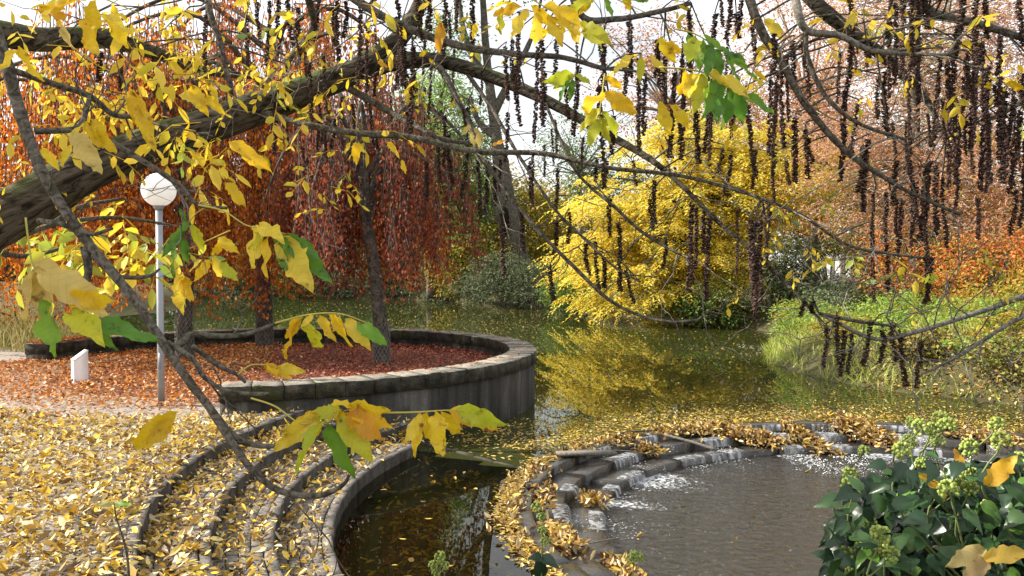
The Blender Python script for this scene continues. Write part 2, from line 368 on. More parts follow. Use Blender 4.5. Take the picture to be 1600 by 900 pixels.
def objleaf(name, trans=.5, gloss=.025, rough=.5):
    """large single leaves: the object's own colour, with paler veins along the blade and brown blemishes"""
    m, nt, nd, lk, out = newmat(name)
    oi = nd.new('ShaderNodeObjectInfo'); tcx = nd.new('ShaderNodeTexCoord')
    n = nd.new('ShaderNodeTexNoise'); n.inputs['Scale'].default_value = 32; n.inputs['Detail'].default_value = 7
    g = nd.new('ShaderNodeNewGeometry'); lk.new(g.outputs['Position'], n.inputs['Vector'])
    r = ramp(nd, [(.30, .17, .10), (.92, .90, .8), (1.12, 1.10, 1.0)]); r.color_ramp.elements[0].position = .27; r.color_ramp.elements[1].position = .38; r.color_ramp.elements[2].position = .8
    lk.new(n.outputs['Fac'], r.inputs['Fac'])
    mu = nd.new('ShaderNodeMixRGB'); mu.blend_type = 'MULTIPLY'; mu.inputs[0].default_value = 1
    lk.new(oi.outputs['Color'], mu.inputs[1]); lk.new(r.outputs[0], mu.inputs[2])
    s = nd.new('ShaderNodeSeparateXYZ'); lk.new(tcx.outputs['Object'], s.inputs[0])
    ab = nd.new('ShaderNodeMath'); ab.operation = 'ABSOLUTE'; lk.new(s.outputs['X'], ab.inputs[0])
    ma = nd.new('ShaderNodeMath'); ma.operation = 'MULTIPLY_ADD'; ma.inputs[1].default_value = -.8; lk.new(ab.outputs[0], ma.inputs[0]); lk.new(s.outputs['Y'], ma.inputs[2])
    sn = nd.new('ShaderNodeMath'); sn.operation = 'MULTIPLY'; sn.inputs[1].default_value = 60; lk.new(ma.outputs[0], sn.inputs[0])
    s2 = nd.new('ShaderNodeMath'); s2.operation = 'SINE'; lk.new(sn.outputs[0], s2.inputs[0])
    rv = ramp(nd, [(0, 0, 0), (.32, .32, .32)]); rv.color_ramp.elements[0].position = .86; rv.color_ramp.elements[1].position = 1.0; lk.new(s2.outputs[0], rv.inputs['Fac'])
    mv = nd.new('ShaderNodeMixRGB'); mv.blend_type = 'MULTIPLY'; mv.inputs[2].default_value = (.62, .60, .5, 1); lk.new(rv.outputs[0], mv.inputs[0]); lk.new(mu.outputs[0], mv.inputs[1])
    d = nd.new('ShaderNodeBsdfDiffuse'); t = nd.new('ShaderNodeBsdfTranslucent'); gl = nd.new('ShaderNodeBsdfGlossy'); gl.inputs['Roughness'].default_value = rough
    lk.new(mv.outputs[0], d.inputs['Color']); lk.new(mv.outputs[0], t.inputs['Color'])
    a = nd.new('ShaderNodeMixShader'); a.inputs[0].default_value = trans; b = nd.new('ShaderNodeMixShader'); b.inputs[0].default_value = gloss
    lk.new(d.outputs[0], a.inputs[1]); lk.new(t.outputs[0], a.inputs[2]); lk.new(a.outputs[0], b.inputs[1]); lk.new(gl.outputs[0], b.inputs[2]); lk.new(b.outputs[0], out.inputs['Surface'])
    return m
M['bigleaf'] = objleaf('big_leaf')
M['ivyleaf'] = objleaf('ivy_leaf', .12, .045, .33)
M['nut'] = leafmat('seed_nutlets', [(.016, .009, .008), (.04, .021, .018), (.075, .040, .032), (.14, .085, .066), (.028, .015, .012)], .1)
M['umbel'] = leafmat('umbel_buds', [(.26, .36, .07), (.40, .48, .12), (.50, .56, .20)], .3)
M['stem'] = plain('green_stem', (.16, .20, .07), .6, .3)
M['rachis'] = plain('leaf_stalk', (.42, .36, .07), .6, .3)

#@@TERRAIN
# ------------------------------------------------------------------ the lie of the land
C0 = np.array((5.35, 9.9))                       # centre of the stepped basin
RC = np.array((-5.1, 17.9)); RR = 5.6            # centre and outer radius of the round planting wall
ZP, ZL = -0.65, -0.98                            # water levels of the pond and of the lower pool
POND = np.array([(-3.2, 13.4), (-3.6, 16), (-5, 19), (-8.3, 21), (-12, 24.5), (-17, 31), (-22, 42), (-25, 56), (-23, 67), (-10, 64.5), (-2, 59), (2, 53.5),
                 (4, 47), (6.4, 43.2), (10.1, 36), (10.6, 32), (8.3, 28.2), (7.2, 24), (7.5, 20.6), (8.4, 18.8), (10.1, 16.9), (12.6, 15.4), (14.6, 12.5), (14.4, 8), (12, 4.5),
                 (8, 3.2), (3, 3.4), (-1, 5.2), (-2.0, 6.4), (-2.6, 7.6), (-2.9, 9), (-3, 11)])

def sdist(P):
    """signed distance to the pond outline (negative inside)"""
    A = POND; B = np.roll(POND, -1, 0); d = np.full(len(P), 1e9); ins = np.zeros(len(P), bool)
    for a, b in zip(A, B):
        ab = b - a; t = np.clip(((P - a) @ ab) / (ab @ ab), 0, 1); d = np.minimum(d, np.linalg.norm(P - a - t[:, None] * ab, axis=1))
        c = ((a[1] > P[:, 1]) != (b[1] > P[:, 1])) & (P[:, 0] < (b[0] - a[0]) * (P[:, 1] - a[1]) / (b[1] - a[1] + 1e-12) + a[0]); ins ^= c
    return np.where(ins, -d, d)

def ss(a, b, x): t = np.clip((x - a) / (b - a), 0, 1); return t * t * (3 - 2 * t)

def hnoise(P, s, seed=0):
    g = np.random.default_rng(seed); z = 0
    for k in range(5):
        w = g.normal(size=2) * s * 1.7 ** k; z = z + np.sin(P @ w + g.uniform(0, 6.3)) / 1.6 ** k
    return z / 2.2

def ground_z(P):
    P = np.asarray(P, float)[..., :2].reshape(-1, 2)
    d = sdist(P); x, y = P.T
    r0 = np.linalg.norm(P - C0, axis=1); rr = np.linalg.norm(P - RC, axis=1)
    flat = (x < -1.5) & (y < 22.5)                                  # paved and gravelled side
    bank = np.where(flat, -.012, -.60 + .80 * ss(0, 1.3, d) + .35 * ss(2, 12, d) + .10 * hnoise(P, .5, 3) * ss(.3, 3, d))
    right = (x > 6) & (y > 12) & (y < 34)
    bank = np.where(right, bank + .25 * ss(0.5, 4, d), bank)
    z = np.where(d < 0, np.where(flat, -1.35, ZP - .05 - .7 * ss(0, 1.4, -d)), bank)
    z = np.where(flat & (d >= 0) & (r0 < 9.25), -1.35, z)
    z = np.where(r0 < 7.6, np.minimum(z, -1.30), z)
    mound = .55 * (1 - ss(2.6, 4.4, y - .25 * np.abs(x)))             # the bank where the photographer stands
    z = np.where((y < 5.2) & (x > -4.5), np.maximum(np.where(y < 4.3, z, np.minimum(z, -.2)), np.where(y < 4.4, mound - 1.2 * ss(3.4, 4.4, y), -9)), z)
    far = np.hypot(x, y)
    return np.where(far > 130, np.maximum(z, .6), z)

def axis_pts(segs):
    out = [segs[0][0]]
    for a, b, st in segs: out += list(np.linspace(a, b, max(2, int(round((b - a) / st)) + 1))[1:])
    return np.array(out)
gx = axis_pts([(-600, -120, 60), (-120, -30, 6), (-30, -12, 1), (-12, 16, .22), (16, 34, 1), (34, 120, 6), (120, 600, 60)])
gy = axis_pts([(-60, -4, 8), (-4, 3, .7), (3, 26, .22), (26, 70, 1), (70, 140, 5), (140, 900, 60)])
GX, GY = np.meshgrid(gx, gy); PP = np.stack([GX.ravel(), GY.ravel()], -1); PZ = ground_z(PP)
nx, ny = len(gx), len(gy)
ii = (np.arange(ny - 1)[:, None] * nx + np.arange(nx - 1)[None]).ravel()
g = MB().add(np.c_[PP, PZ], np.stack([ii, ii + 1, ii + nx + 1, ii + nx], -1))
def groundmat():
    m = stone('ground', (.05, .045, .02), (.085, .08, .028), (.14, .10, .045), scale=.9, fine=18, bump=.8); nt = m.node_tree; nd, lk = nt.nodes, nt.links
    p = next(n for n in nd if n.type == 'BSDF_PRINCIPLED'); old = p.inputs['Base Color'].links[0].from_socket
    ge = nd.new('ShaderNodeNewGeometry'); sp = nd.new('ShaderNodeSeparateXYZ'); lk.new(ge.outputs['Position'], sp.inputs[0])
    def step(sock, a, b):
        q = nd.new('ShaderNodeMapRange'); q.inputs[1].default_value = a; q.inputs[2].default_value = b; lk.new(sock, q.inputs[0]); return q.outputs[0]
    mu = nd.new('ShaderNodeMath'); mu.operation = 'MULTIPLY'; lk.new(step(sp.outputs['X'], -1.3, -1.6), mu.inputs[0]); lk.new(step(sp.outputs['Y'], 22.5, 21.5), mu.inputs[1])
    n = nd.new('ShaderNodeTexNoise'); n.inputs['Scale'].default_value = 30; n.inputs['Detail'].default_value = 8; lk.new(ge.outputs['Position'], n.inputs['Vector'])
    r = ramp(nd, [(.13, .11, .085), (.30, .265, .22), (.42, .385, .33)]); lk.new(n.outputs['Fac'], r.inputs['Fac'])
    mxr = nd.new('ShaderNodeMixRGB'); lk.new(mu.outputs[0], mxr.inputs[0]); lk.new(old, mxr.inputs[1]); lk.new(r.outputs[0], mxr.inputs[2])
    lk.new(mxr.outputs[0], p.inputs['Base Color'])
    return m
tag(g.build('ground', groundmat(), smooth=True), kind='structure')

# pond water: a ring-shaped sheet round the stepped basin; banks and walls stand through it
def polar_sheet(C, rs, na, z, hole=True):
    A = np.linspace(0, 2 * np.pi, na, endpoint=False); V = np.array([[(C[0] + r * math.cos(a), C[1] + r * math.sin(a), z) for a in A] for r in rs]).reshape(-1, 3)
    i = np.arange(len(rs) - 1)[:, None] * na; j = np.arange(na)[None]; jn = (j + 1) % na
    return V, np.stack([i + j, i + na + j, i + na + jn, i + jn], -1).reshape(-1, 4)
V, f = polar_sheet(C0, [5.2, 5.6, 6.2, 7, 7.5, 10, 14, 20, 30, 45, 66], 180, ZP)
still = ((f[:, 0] // 180) < 4) & ((f[:, 0] % 180) * 2 >= 160) & ((f[:, 0] % 180) * 2 < 232)
still |= ((f[:, 0] // 180) < 4) & (((V[f[:, 0], 0] - .42) * 1.9 + (V[f[:, 0], 1] - 11.6) * 1.92) < -.05) & ((f[:, 0] % 180) * 2 >= 136) & ((f[:, 0] % 180) * 2 < 232)
tag(MB().add(V, f[~still]).build('pond_water', M['pond'], smooth=True), kind='structure')
tag(MB().add(V, f[still]).build('still_pool_water', M['stillpool'], smooth=True), kind='structure')
V, f = polar_sheet(C0, [5.3, 6, 6.7, 7.4], 90, -1.06); V[:, 2] += .04 * hnoise(V[:, :2], 1.1, 9)
tag(MB().add(V, f).build('pool_bed', M['mud'], smooth=True), kind='structure')
V, f = polar_sheet(C0, [.05, 1, 2, 3, 3.8, 4.45], 90, ZL)
tag(MB().add(V, f).build('lower_pool_water', M['lowpool'], smooth=True), kind='structure')

# ------------------------------------------------------------------ round planting wall
A0, A1 = R(-81), R(171)
wall = thing('curved_wall', 'low curved stone wall with mossy coping ringing the beech trees', 'wall', (RC[0], RC[1], 0))
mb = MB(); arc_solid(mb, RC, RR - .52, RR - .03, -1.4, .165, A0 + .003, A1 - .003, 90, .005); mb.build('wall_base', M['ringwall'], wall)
NB = 54
for k in range(NB):
    a, b = A0 + (A1 - A0) * k / NB, A0 + (A1 - A0) * (k + 1) / NB
    mb = MB(); j = rng.normal(size=4) * .006
    arc_solid(mb, RC, RR - .55 + j[0], RR + j[1], .168, .40 + j[2] * .7, a + .0012, b - .0008, 4, .012, .004)
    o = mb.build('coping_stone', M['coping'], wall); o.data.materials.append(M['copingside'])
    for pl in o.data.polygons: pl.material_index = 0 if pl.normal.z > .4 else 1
fl = MB(); V, f = polar_sheet(RC, [.02, 1, 2, 3, 4, 5.08], 64, .012); fl.add(V, f)
fl.v[0][:, 2] += np.where(np.linalg.norm(fl.v[0][:, :2] - RC, axis=1) > 3.9, -.022, .012 * hnoise(fl.v[0][:, :2], 1.5, 5)); fl.v[0][-64:, 2] = -.06
tag(fl.build('planting_bed', stone('bed_soil', (.10, .045, .03), (.16, .075, .05), (.22, .13, .10), scale=3, fine=30), smooth=True), kind='structure')

# ------------------------------------------------------------------ curved steps down to the pool
ER = [8.88, 8.33, 7.80, 7.27]; EZ = [0.0, -.16, -.32, -.48]
def ring_hit(r, off=0.0):
    """angle at which the step arc of radius r meets the round wall"""
    for a in np.linspace(R(200), R(100), 2000):
        p = C0 + r * np.array((math.cos(a), math.sin(a)))
        if np.linalg.norm(p - RC) < RR - .25 + off: return a
    return R(130)
steps = thing('stone_steps', 'curved grey stone steps strewn with yellow leaves beside the still pool', 'steps', (C0[0] - 7.8, C0[1], -.5))
AEND = [ring_hit(r) for r in ER]; AEND[2] = ring_hit(ER[2], .2); AEND[3] = ring_hit(ER[3], 1.1)
ASTART = R(226)
for i, (r, z) in enumerate(zip(ER, EZ)):
    outer = ER[i - 1] if i else 9.5
    mb = MB(); arc_solid(mb, C0, r + .10, outer + .03, -1.4, z - .035, AEND[i], ASTART, 50, .004)
    mb.build('tread', M['tread'] if i else M['gravel'], steps)
    n = int((ASTART - AEND[i]) * r / .52)
    for k in range(n):
        a, b = AEND[i] + (ASTART - AEND[i]) * k / n, AEND[i] + (ASTART - AEND[i]) * (k + 1) / n
        mb = MB(); j = rng.normal(size=3) * .004
        arc_solid(mb, C0, r + j[0], r + .098, -1.4, z + j[1], a + .0006, b - .0006, 3, .016, .004)
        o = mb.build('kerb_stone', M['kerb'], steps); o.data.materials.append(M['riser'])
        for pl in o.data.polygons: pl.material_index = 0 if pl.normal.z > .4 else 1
# small square setts on the treads
def sett_mesh(r, dr, da, z):
    mb = MB(); w, l, h = dr / 2 - .004, r * da / 2 - .004, .03; c = .008
    V = [(-w, -l, -h), (w, -l, -h), (w, l, -h), (-w, l, -h), (-w, -l, -c), (w, -l, -c), (w, l, -c), (-w, l, -c), (-w + c, -l + c, 0), (w - c, -l + c, 0), (w - c, l - c, 0), (-w + c, l - c, 0)]
    Fq = [(0, 1, 5, 4), (1, 2, 6, 5), (2, 3, 7, 6), (3, 0, 4, 7), (4, 5, 9, 8), (5, 6, 10, 9), (6, 7, 11, 10), (7, 4, 8, 11), (8, 9, 10, 11)]
    return np.array(V), np.array(Fq)
count = 0
rest = MB()
for i in (3, 2, 1):
    r0_, r1_ = ER[i] + .105, ER[i - 1] - .005; rows = 4; dr = (r1_ - r0_) / rows; rm = (r0_ + r1_) / 2; da = .105 / rm
    SV, SF = sett_mesh(rm, dr, da, 0); me = MB().add(SV, SF).mesh('sett', M['sett'])
    for k in range(int((R(213) - AEND[i]) / da)):
        for q in range(rows):
            a = AEND[i] + (k + .5 + .5 * (q % 2)) * da; rad = r0_ + (q + .5) * dr; z = EZ[i] - .008 + rng.normal() * .004
            if i == 3 and count < 300 and a > R(158):
                o = put('sett', me, steps); o.location = (C0[0] + rad * math.cos(a), C0[1] + rad * math.sin(a), z); o.rotation_euler = (rng.normal() * .02, rng.normal() * .02, a); count += 1
            else:
                c, s = math.cos(a), math.sin(a); v = SV.copy(); v = np.c_[v[:, 0] * c - v[:, 1] * s, v[:, 0] * s + v[:, 1] * c, v[:, 2]] + (C0[0] + rad * c, C0[1] + rad * s, z)
                rest.add(v, SF)
tag(rest.build('setts', M['sett'], steps), kind='stuff')

# ------------------------------------------------------------------ cascade: three rings of wet slabs
casc = thing('stone_cascade', 'curved wet stone cascade with water running into the lower pool', 'cascade', (C0[0], C0[1] + 4.8, -1))
for (ra, rb, z, n, nm) in ((5.12, 5.34, ZP + .012, 34, 'weir_stone'), (4.74, 5.115, -.755, 30, 'cascade_slab'), (4.32, 4.735, -.875, 28, 'cascade_slab')):
    for k in range(n):
        a, b = 2 * math.pi * k / n, 2 * math.pi * (k + 1) / n
        mb = MB(); j = rng.normal(size=3)
        arc_solid(mb, C0, ra + j[0] * .008, rb, -1.4, z + j[1] * .012, a + .003, b - .003, 4, .012); mb.build(nm, M['wet'], casc)
# narrow kerb that parts the still pool from the pond
kp = [(.42, 11.6), (-.25, 12.2), (-.82, 12.85), (-1.5, 13.5)]
kb = thing('divider_kerb', 'narrow pale stone kerb just above water between still pool and pond', 'kerb', (-.4, 12.4, ZP))
kpts = smoothpath([(x, y, 0) for x, y in kp], 2)
for a, b in zip(kpts[:-1], kpts[1:]):
    t = nz(b - a); s = np.array((-t[1], t[0], 0)) * .032; a2, b2 = a + t * .004, b - t * .004
    zt = ZP + .012 + rng.normal() * .006
    V = [a2 - s, b2 - s, b2 + s, a2 + s]; V = [(*v[:2], -1.3) for v in V] + [(*v[:2], zt) for v in V]
    MB().add(V, np.array([(0, 1, 5, 4), (1, 2, 6, 5), (2, 3, 7, 6), (3, 0, 4, 7), (4, 5, 6, 7)])).build('kerb_stone', M['riser'], kb)

# falling water and foam
fall = MB(); foam = MB()
def falls(r, ztop, zbot, spans):
    for a0, a1 in spans:
        a0, a1 = R(a0), R(a1); n = max(4, int(abs(a1 - a0) * r / .03)); A = np.linspace(a0, a1, n + 1)
        V = []
        wob = np.interp(np.arange(n + 1), np.arange(0, n + 4, 3), rng.normal(size=len(np.arange(0, n + 4, 3))) * .012)
        for q, (t) in enumerate((0, .15, .4, .7, 1)):
            off = -.12 if t == 0 else .02 + .07 * math.sqrt(t)
            for m_, a in enumerate(A): V.append((C0[0] + (r - off - wob[m_] * t) * math.cos(a), C0[1] + (r - off - wob[m_] * t) * math.sin(a), ztop + .012 + (zbot - ztop) * (t * t) + (.004 if t == 0 else 0)))
        i = np.arange(4)[:, None] * (n + 1); j = np.arange(n)[None]
        fall.add(V, np.stack([i + j, i + j + 1, i + n + 2 + j, i + n + 1 + j], -1).reshape(-1, 4))
        m_ = int(abs(a1 - a0) * r * 110)
        aa = rng.uniform(a0, a1, m_); dd = np.abs(rng.normal(size=m_)) ** 1.4 * .26
        rr_ = r - .10 - dd
        P = np.c_[C0[0] + rr_ * np.cos(aa), C0[1] + rr_ * np.sin(aa), np.full(m_, zbot + .006)]
        inward = np.c_[-np.cos(aa), -np.sin(aa), np.zeros(m_)] + rnd(m_) * (.5, .5, 0)
        leaves(foam, P, inward, np.tile((0, 0, 1.), (m_, 1)) + rnd(m_) * .25, rng.uniform(.012, .045, m_) * np.exp(-dd), rng.uniform(.004, .011, m_), T_LIT)
falls(5.14, ZP, -.75, [(97.5, 101.5), (87, 91.5), (72, 84), (126, 130), (139, 143), (58, 66), (104, 108)])
falls(4.75, -.75, -.87, [(98, 101.5), (87.5, 91.5), (112, 118), (137, 145), (163, 167), (174, 183), (70, 76)])
falls(4.33, -.87, ZL, [(97.5, 102), (86.5, 92), (112, 121), (123, 130), (143, 151), (155, 159), (172, 182), (68, 75)])
# chutes of white water on the far side of the pool
for a in (99, 88.5):
    m_ = 500; t = rng.uniform(0, 1, m_) ** .8; aa = R(a) + rng.normal(size=m_) * .035 * (1 + t); rr_ = 4.25 - 1.5 * t
    P = np.c_[C0[0] + rr_ * np.cos(aa), C0[1] + rr_ * np.sin(aa), np.full(m_, ZL + .008)]
    leaves(foam, P, np.c_[-np.cos(aa), -np.sin(aa), 0 * aa] + rnd(m_) * (.25, .25, 0), np.tile((0, 0, 1.), (m_, 1)) + rnd(m_) * .3, rng.uniform(.02, .09, m_) * (1.1 - t), rng.uniform(.006, .02, m_), T_LIT)
tag(fall.build('falling_water', M['fall'], smooth=True), 'thin sheets of water falling over the cascade lips', 'water', kind='stuff')
tag(foam.build('foam', M['foam']), 'white foam and ripples below the cascade lips', 'foam', kind='stuff')

# ------------------------------------------------------------------ leaf litter (uncountable: stuff)
def step_z(P):
    r = np.linalg.norm(P - C0, axis=1); z = np.zeros(len(P))
    for rr_, zz in zip(ER[:3], EZ[1:]): z = np.where(r < rr_, zz, z)
    return z
def scatter(mb, P, z, L, tilt=.35, zj=.02, wr=(.38, .62), tmpl=T_LIT):
    n = len(P); a = rng.uniform(0, 2 * np.pi, n); t = rnd(n) * tilt
    A = np.c_[np.cos(a), np.sin(a), np.zeros(n)] + t * (0, 0, 1)
    N = np.tile((0, 0, 1.), (n, 1)) + t * (1, 1, 0)
    leaves(mb, np.c_[P, z + .006 + np.abs(rng.normal(size=n)) * zj], A, N, L, L * rng.uniform(*wr, n), tmpl, rng.uniform(-.6, 2.2, n))
mb = MB()
P = np.c_[rng.uniform(-11, 1, 84000), rng.uniform(5.2, 15.0, 84000)]
r = np.linalg.norm(P - C0, axis=1); rr = np.linalg.norm(P - RC, axis=1); ang = np.degrees(np.arctan2(P[:, 1] - C0[1], P[:, 0] - C0[0])) % 360
keep = (r > 7.30) & (rr > RR + .05) & (ang > 145) | ((r > 7.3) & (rr > RR + .05) & (P[:, 0] < -2.5))
dens = np.where(r > 8.88, .12 + .80 * ss(14.2, 8.6, P[:, 1] + .9 * hnoise(P, .9, 11)) * (.75 + .25 * hnoise(P, 2.2, 12)), np.where(r > 8.33, .58, np.where(r > 7.8, .42, .30)))
lip = np.zeros(len(P), bool)
for q in ER: lip |= (r > q) & (r < q + .09)
dens = np.where(lip, dens * .5, dens)
ridge = np.zeros(len(P), bool)
for q in ER[:3]: ridge |= (r < q) & (r > q - .14)
dens = np.where(ridge, np.minimum(1, dens * 1.5), dens)
keep &= rng.uniform(size=len(P)) < dens
P = P[keep]; scatter(mb, P, step_z(P), np.clip(rng.lognormal(-2.68, .36, len(P)), .03, .14), .5, .024, (.3, .62))
fr_ = MB(); scatter(fr_, P[::2] + rng.normal(size=P[::2].shape) * .04, step_z(P[::2]), rng.uniform(.015, .05, len(P[::2])), .4, .008)
tag(fr_.build('leaf_fragments', leafmat('leaf_fragments', [(.05, .03, .015), (.12, .07, .03), (.20, .13, .06), (.08, .05, .02)], .1)), 'crushed brown leaf fragments between the yellow leaves', 'leaf litter', kind='stuff')
tag(mb.build('yellow_leaf_litter', M['litter']), 'yellow and cream fallen leaves covering the terrace and steps', 'leaf litter', kind='stuff')
mb = MB(); mb2 = MB()
P = np.c_[rng.uniform(-16, 0, 60000), rng.uniform(11.5, 22.5, 60000)]; rr = np.linalg.norm(P - RC, axis=1); r = np.linalg.norm(P - C0, axis=1)
q = hnoise(P, .6, 21)
inside = rr < RR - .58
ang = np.arctan2(P[:, 1] - RC[1], P[:, 0] - RC[0]); gap = (ang > A1) | (ang < A0)
out_ok = gap & ~inside & (r > 9.0) & (P[:, 1] < 20.5)
keep = (inside & (rng.uniform(size=len(P)) < .85)) | (out_ok & (rng.uniform(size=len(P)) < ss(11.6, 16.2, P[:, 1] - .12 * P[:, 0] - .9 + .9 * q + .5)))
P = P[keep]; west = P[:, 0] + .35 * rng.normal(size=len(P)) + .15 * (P[:, 1] - 17) < -5.0
for m_, sel, L in ((mb, west, (.05, .10)), (mb2, ~west, (.045, .085))):
    p = P[sel]; scatter(m_, p, np.where(np.linalg.norm(p - RC, axis=1) < RR, .03, 0), rng.uniform(*L, len(p)), .4, .02)
tag(mb.build('orange_leaf_litter', M['redlitter']), 'orange fallen beech leaves round the white marker and lamp', 'leaf litter', kind='stuff')
tag(mb2.build('dark_red_leaf_litter', M['darkredlitter']), 'dark red fallen beech leaves inside the curved wall', 'leaf litter', kind='stuff')
# leaves on top of the left end of the round wall
mb = MB(); a = rng.uniform(R(150), R(170.5), 1300); rad = rng.uniform(RR - .5, RR - .03, 1300)
scatter(mb, np.c_[RC[0] + rad * np.cos(a), RC[1] + rad * np.sin(a)], np.full(1300, .41), rng.uniform(.05, .09, 1300), .3, .015)
a = rng.uniform(R(-80), R(150), 260); rad = rng.uniform(RR - .5, RR - .05, 260)
scatter(mb, np.c_[RC[0] + rad * np.cos(a), RC[1] + rad * np.sin(a)], np.full(260, .41), rng.uniform(.04, .08, 260), .3, .01)
tag(mb.build('wall_top_leaves', M['redlitter']), 'fallen leaves lying on the coping of the curved wall', 'leaf litter', kind='stuff')

# floating leaves
def on_water(P): return (sdist(P) < -.05) & (np.linalg.norm(P - C0, axis=1) > 5.30) & (np.linalg.norm(P - RC, axis=1) > RR + .03)
mb = MB()
P = np.c_[rng.uniform(-14, 14, 60000), 11 + 48 * rng.uniform(0, 1, 60000) ** 1.5]; r = np.linalg.norm(P - C0, axis=1)
behind = ((P[:, 0] - .42) * (13.5 - 11.6) + (P[:, 1] - 11.6) * 1.92 > 0)           # pond side of the divider kerb
rel = P[:, 1] + .45 * np.abs(P[:, 0] - 1.5)
cl = ss(.15, .75, hnoise(P * (1, .5), .55, 31) + .35 * hnoise(P, 2.1, 33))
dens = np.maximum((.22 + .55 * ss(-.5, .7, hnoise(P, 1.3, 36))) * ss(23, 13.6, P[:, 1] + 1.2 * hnoise(P, .8, 35)), .07 + .42 * cl * ss(55, 24, P[:, 1]))
keep = on_water(P) & behind & (rng.uniform(size=len(P)) < dens); P = P[keep]
scatter(mb, P, np.full(len(P), ZP), rng.uniform(.035, .095, len(P)) * (1 + .012 * P[:, 1]), .03, .001)
# dense mat behind the weir and down its left side, and a few on the still pool
a = rng.uniform(R(40), R(215), 13000); rad = 5.32 + np.abs(rng.normal(size=13000)) * np.where(a < R(150), 1.1, .11)
P = np.c_[C0[0] + rad * np.cos(a), C0[1] + rad * np.sin(a)]; keep = on_water(P) & (((P[:, 0] - .42) * 1.9 + (P[:, 1] - 11.6) * 1.92 > 0) | (rad < 5.62)); P = P[keep]
scatter(mb, P, np.full(len(P), ZP), rng.uniform(.025, .075, len(P)), .12, .004)
P = np.c_[rng.uniform(-2, .4, 24), rng.uniform(7, 12, 24)]; keep = on_water(P) & (np.linalg.norm(P - C0, axis=1) < 7.2); P = P[keep]
scatter(mb, P, np.full(len(P), ZP), rng.uniform(.06, .11, len(P)), .03, .001)
tag(mb.build('floating_leaves', M['floatleaf']), 'yellow leaves floating on the pond behind the cascade', 'leaves', kind='stuff')
mb = MB()
a = rng.uniform(R(125), R(225), 5000); rad = rng.uniform(5.4, 7.2, 5000); P = np.c_[C0[0] + rad * np.cos(a), C0[1] + rad * np.sin(a)]
P = P[rng.uniform(size=len(P)) < .15 + .85 * ss(7.1, 6.0, np.linalg.norm(P - C0, axis=1) + .5 * hnoise(P, 1.2, 41))]
scatter(mb, P, np.full(len(P), -.92), rng.uniform(.07, .13, len(P)), .3, .09)
a = rng.uniform(0, 2 * np.pi, 4200); rad = 4.3 * np.sqrt(rng.uniform(0, 1, 4200)); P = C0 + np.c_[rad * np.cos(a), rad * np.sin(a)]
P = P[hnoise(P, .9, 43) > .12]; scatter(mb, P, np.full(len(P), -1.12), rng.uniform(.06, .12, len(P)), .3, .04)
tag(mb.build('sunken_leaves', M['sunkleaf']), 'golden leaves lying on the bed of the pools', 'leaves', kind='stuff')

# heaps of wet leaves caught on the cascade
def heap(name, label, pts, w, h, n, mat='heap'):
    mb = MB(); pts = smoothpath([(x, y, z) for x, y, z in pts], 8) if len(pts) > 2 else np.array([np.array(pts[0]) * (1 - t) + np.array(pts[-1]) * t for t in np.linspace(0, 1, 10)])
    k = rng.integers(0, len(pts), n); j = rng.normal(size=(n, 2)) * w * .5
    C = pts[k] + np.c_[j, np.zeros(n)]; e = np.exp(-(j ** 2).sum(1) / (w * w * .5)); C[:, 2] += h * e * rng.uniform(.1, 1, n)
    leaves(mb, C, rnd(n) * (1, 1, .6), np.tile((0, 0, .7), (n, 1)) + rnd(n) * .7, rng.uniform(.06, .13, n), rng.uniform(.03, .06, n), T_LIT, rng.uniform(-1, 2.5, n))
    # soggy core so that the heap is solid
    t = tube(np.vstack([pts[0] - (0, 0, .02), pts, pts[-1] - (0, 0, .02)]) - (0, 0, .02), np.r_[.01, np.full(len(pts), w * .42), .01] , 8)
    core = t[0].copy(); zb = core[:, 2].mean(); core[:, 2] = zb + (core[:, 2] - zb) * h / w * .9
    o = mb.build(name, M[mat]); tag(o, label, 'leaf heap', 'leaf heaps caught on the cascade', 'stuff')
    MB().add(core, t[1]).build('soggy_core', M['mud'], o)
    return o
def pol(a, r, z): return (C0[0] + r * math.cos(R(a)), C0[1] + r * math.sin(R(a)), z)
heap('leaf_heap', 'long heap of brown leaves along the middle of the cascade rim', [pol(124, 5.25, -.66), pol(120, 5.2, -.66), pol(115, 5.15, -.67)], .20, .12, 520)
heap('leaf_heap', 'broad golden leaf heap across the steps left of the white chutes', [pol(113, 5.2, -.67), pol(109, 4.95, -.73), pol(105.5, 4.7, -.8), pol(103, 4.5, -.86)], .34, .20, 1000)
heap('leaf_heap', 'narrow tongue of leaves between the two white chutes', [pol(96, 5.2, -.68), pol(95, 4.8, -.76), pol(93.5, 4.45, -.88), pol(92.5, 4.15, -.95)], .20, .15, 520)
heap('leaf_heap', 'large golden leaf heap right of the white chutes', [pol(86, 5.25, -.65), pol(83, 5.0, -.70), pol(80.5, 4.75, -.79), pol(78.5, 4.55, -.86)], .34, .22, 1100)
heap('leaf_heap', 'leaf heap half hidden behind the ivy umbels', [pol(67, 5.05, -.68), pol(60, 5.0, -.72), pol(54, 4.9, -.75)], .32, .15, 600)
heap('leaf_heap', 'heap of brown leaves on the rim below the long twig', [pol(137, 5.3, -.66), pol(134, 5.28, -.66), pol(131, 5.25, -.66)], .20, .11, 420)
heap('leaf_heap', 'matted leaves on the rim beside the grey plank', [pol(150, 5.32, -.66), pol(145, 5.32, -.66), pol(138, 5.28, -.66)], .17, .08, 450)
heap('leaf_heap', 'small orange leaf clump on the upper cascade slab', [pol(108, 4.95, -.74), pol(107, 4.9, -.74)], .16, .12, 160)
heap('leaf_heap', 'leaf tuft stuck on the slab lip behind the pale stick', [pol(133, 4.85, -.74), pol(131, 4.7, -.80)], .15, .11, 200)
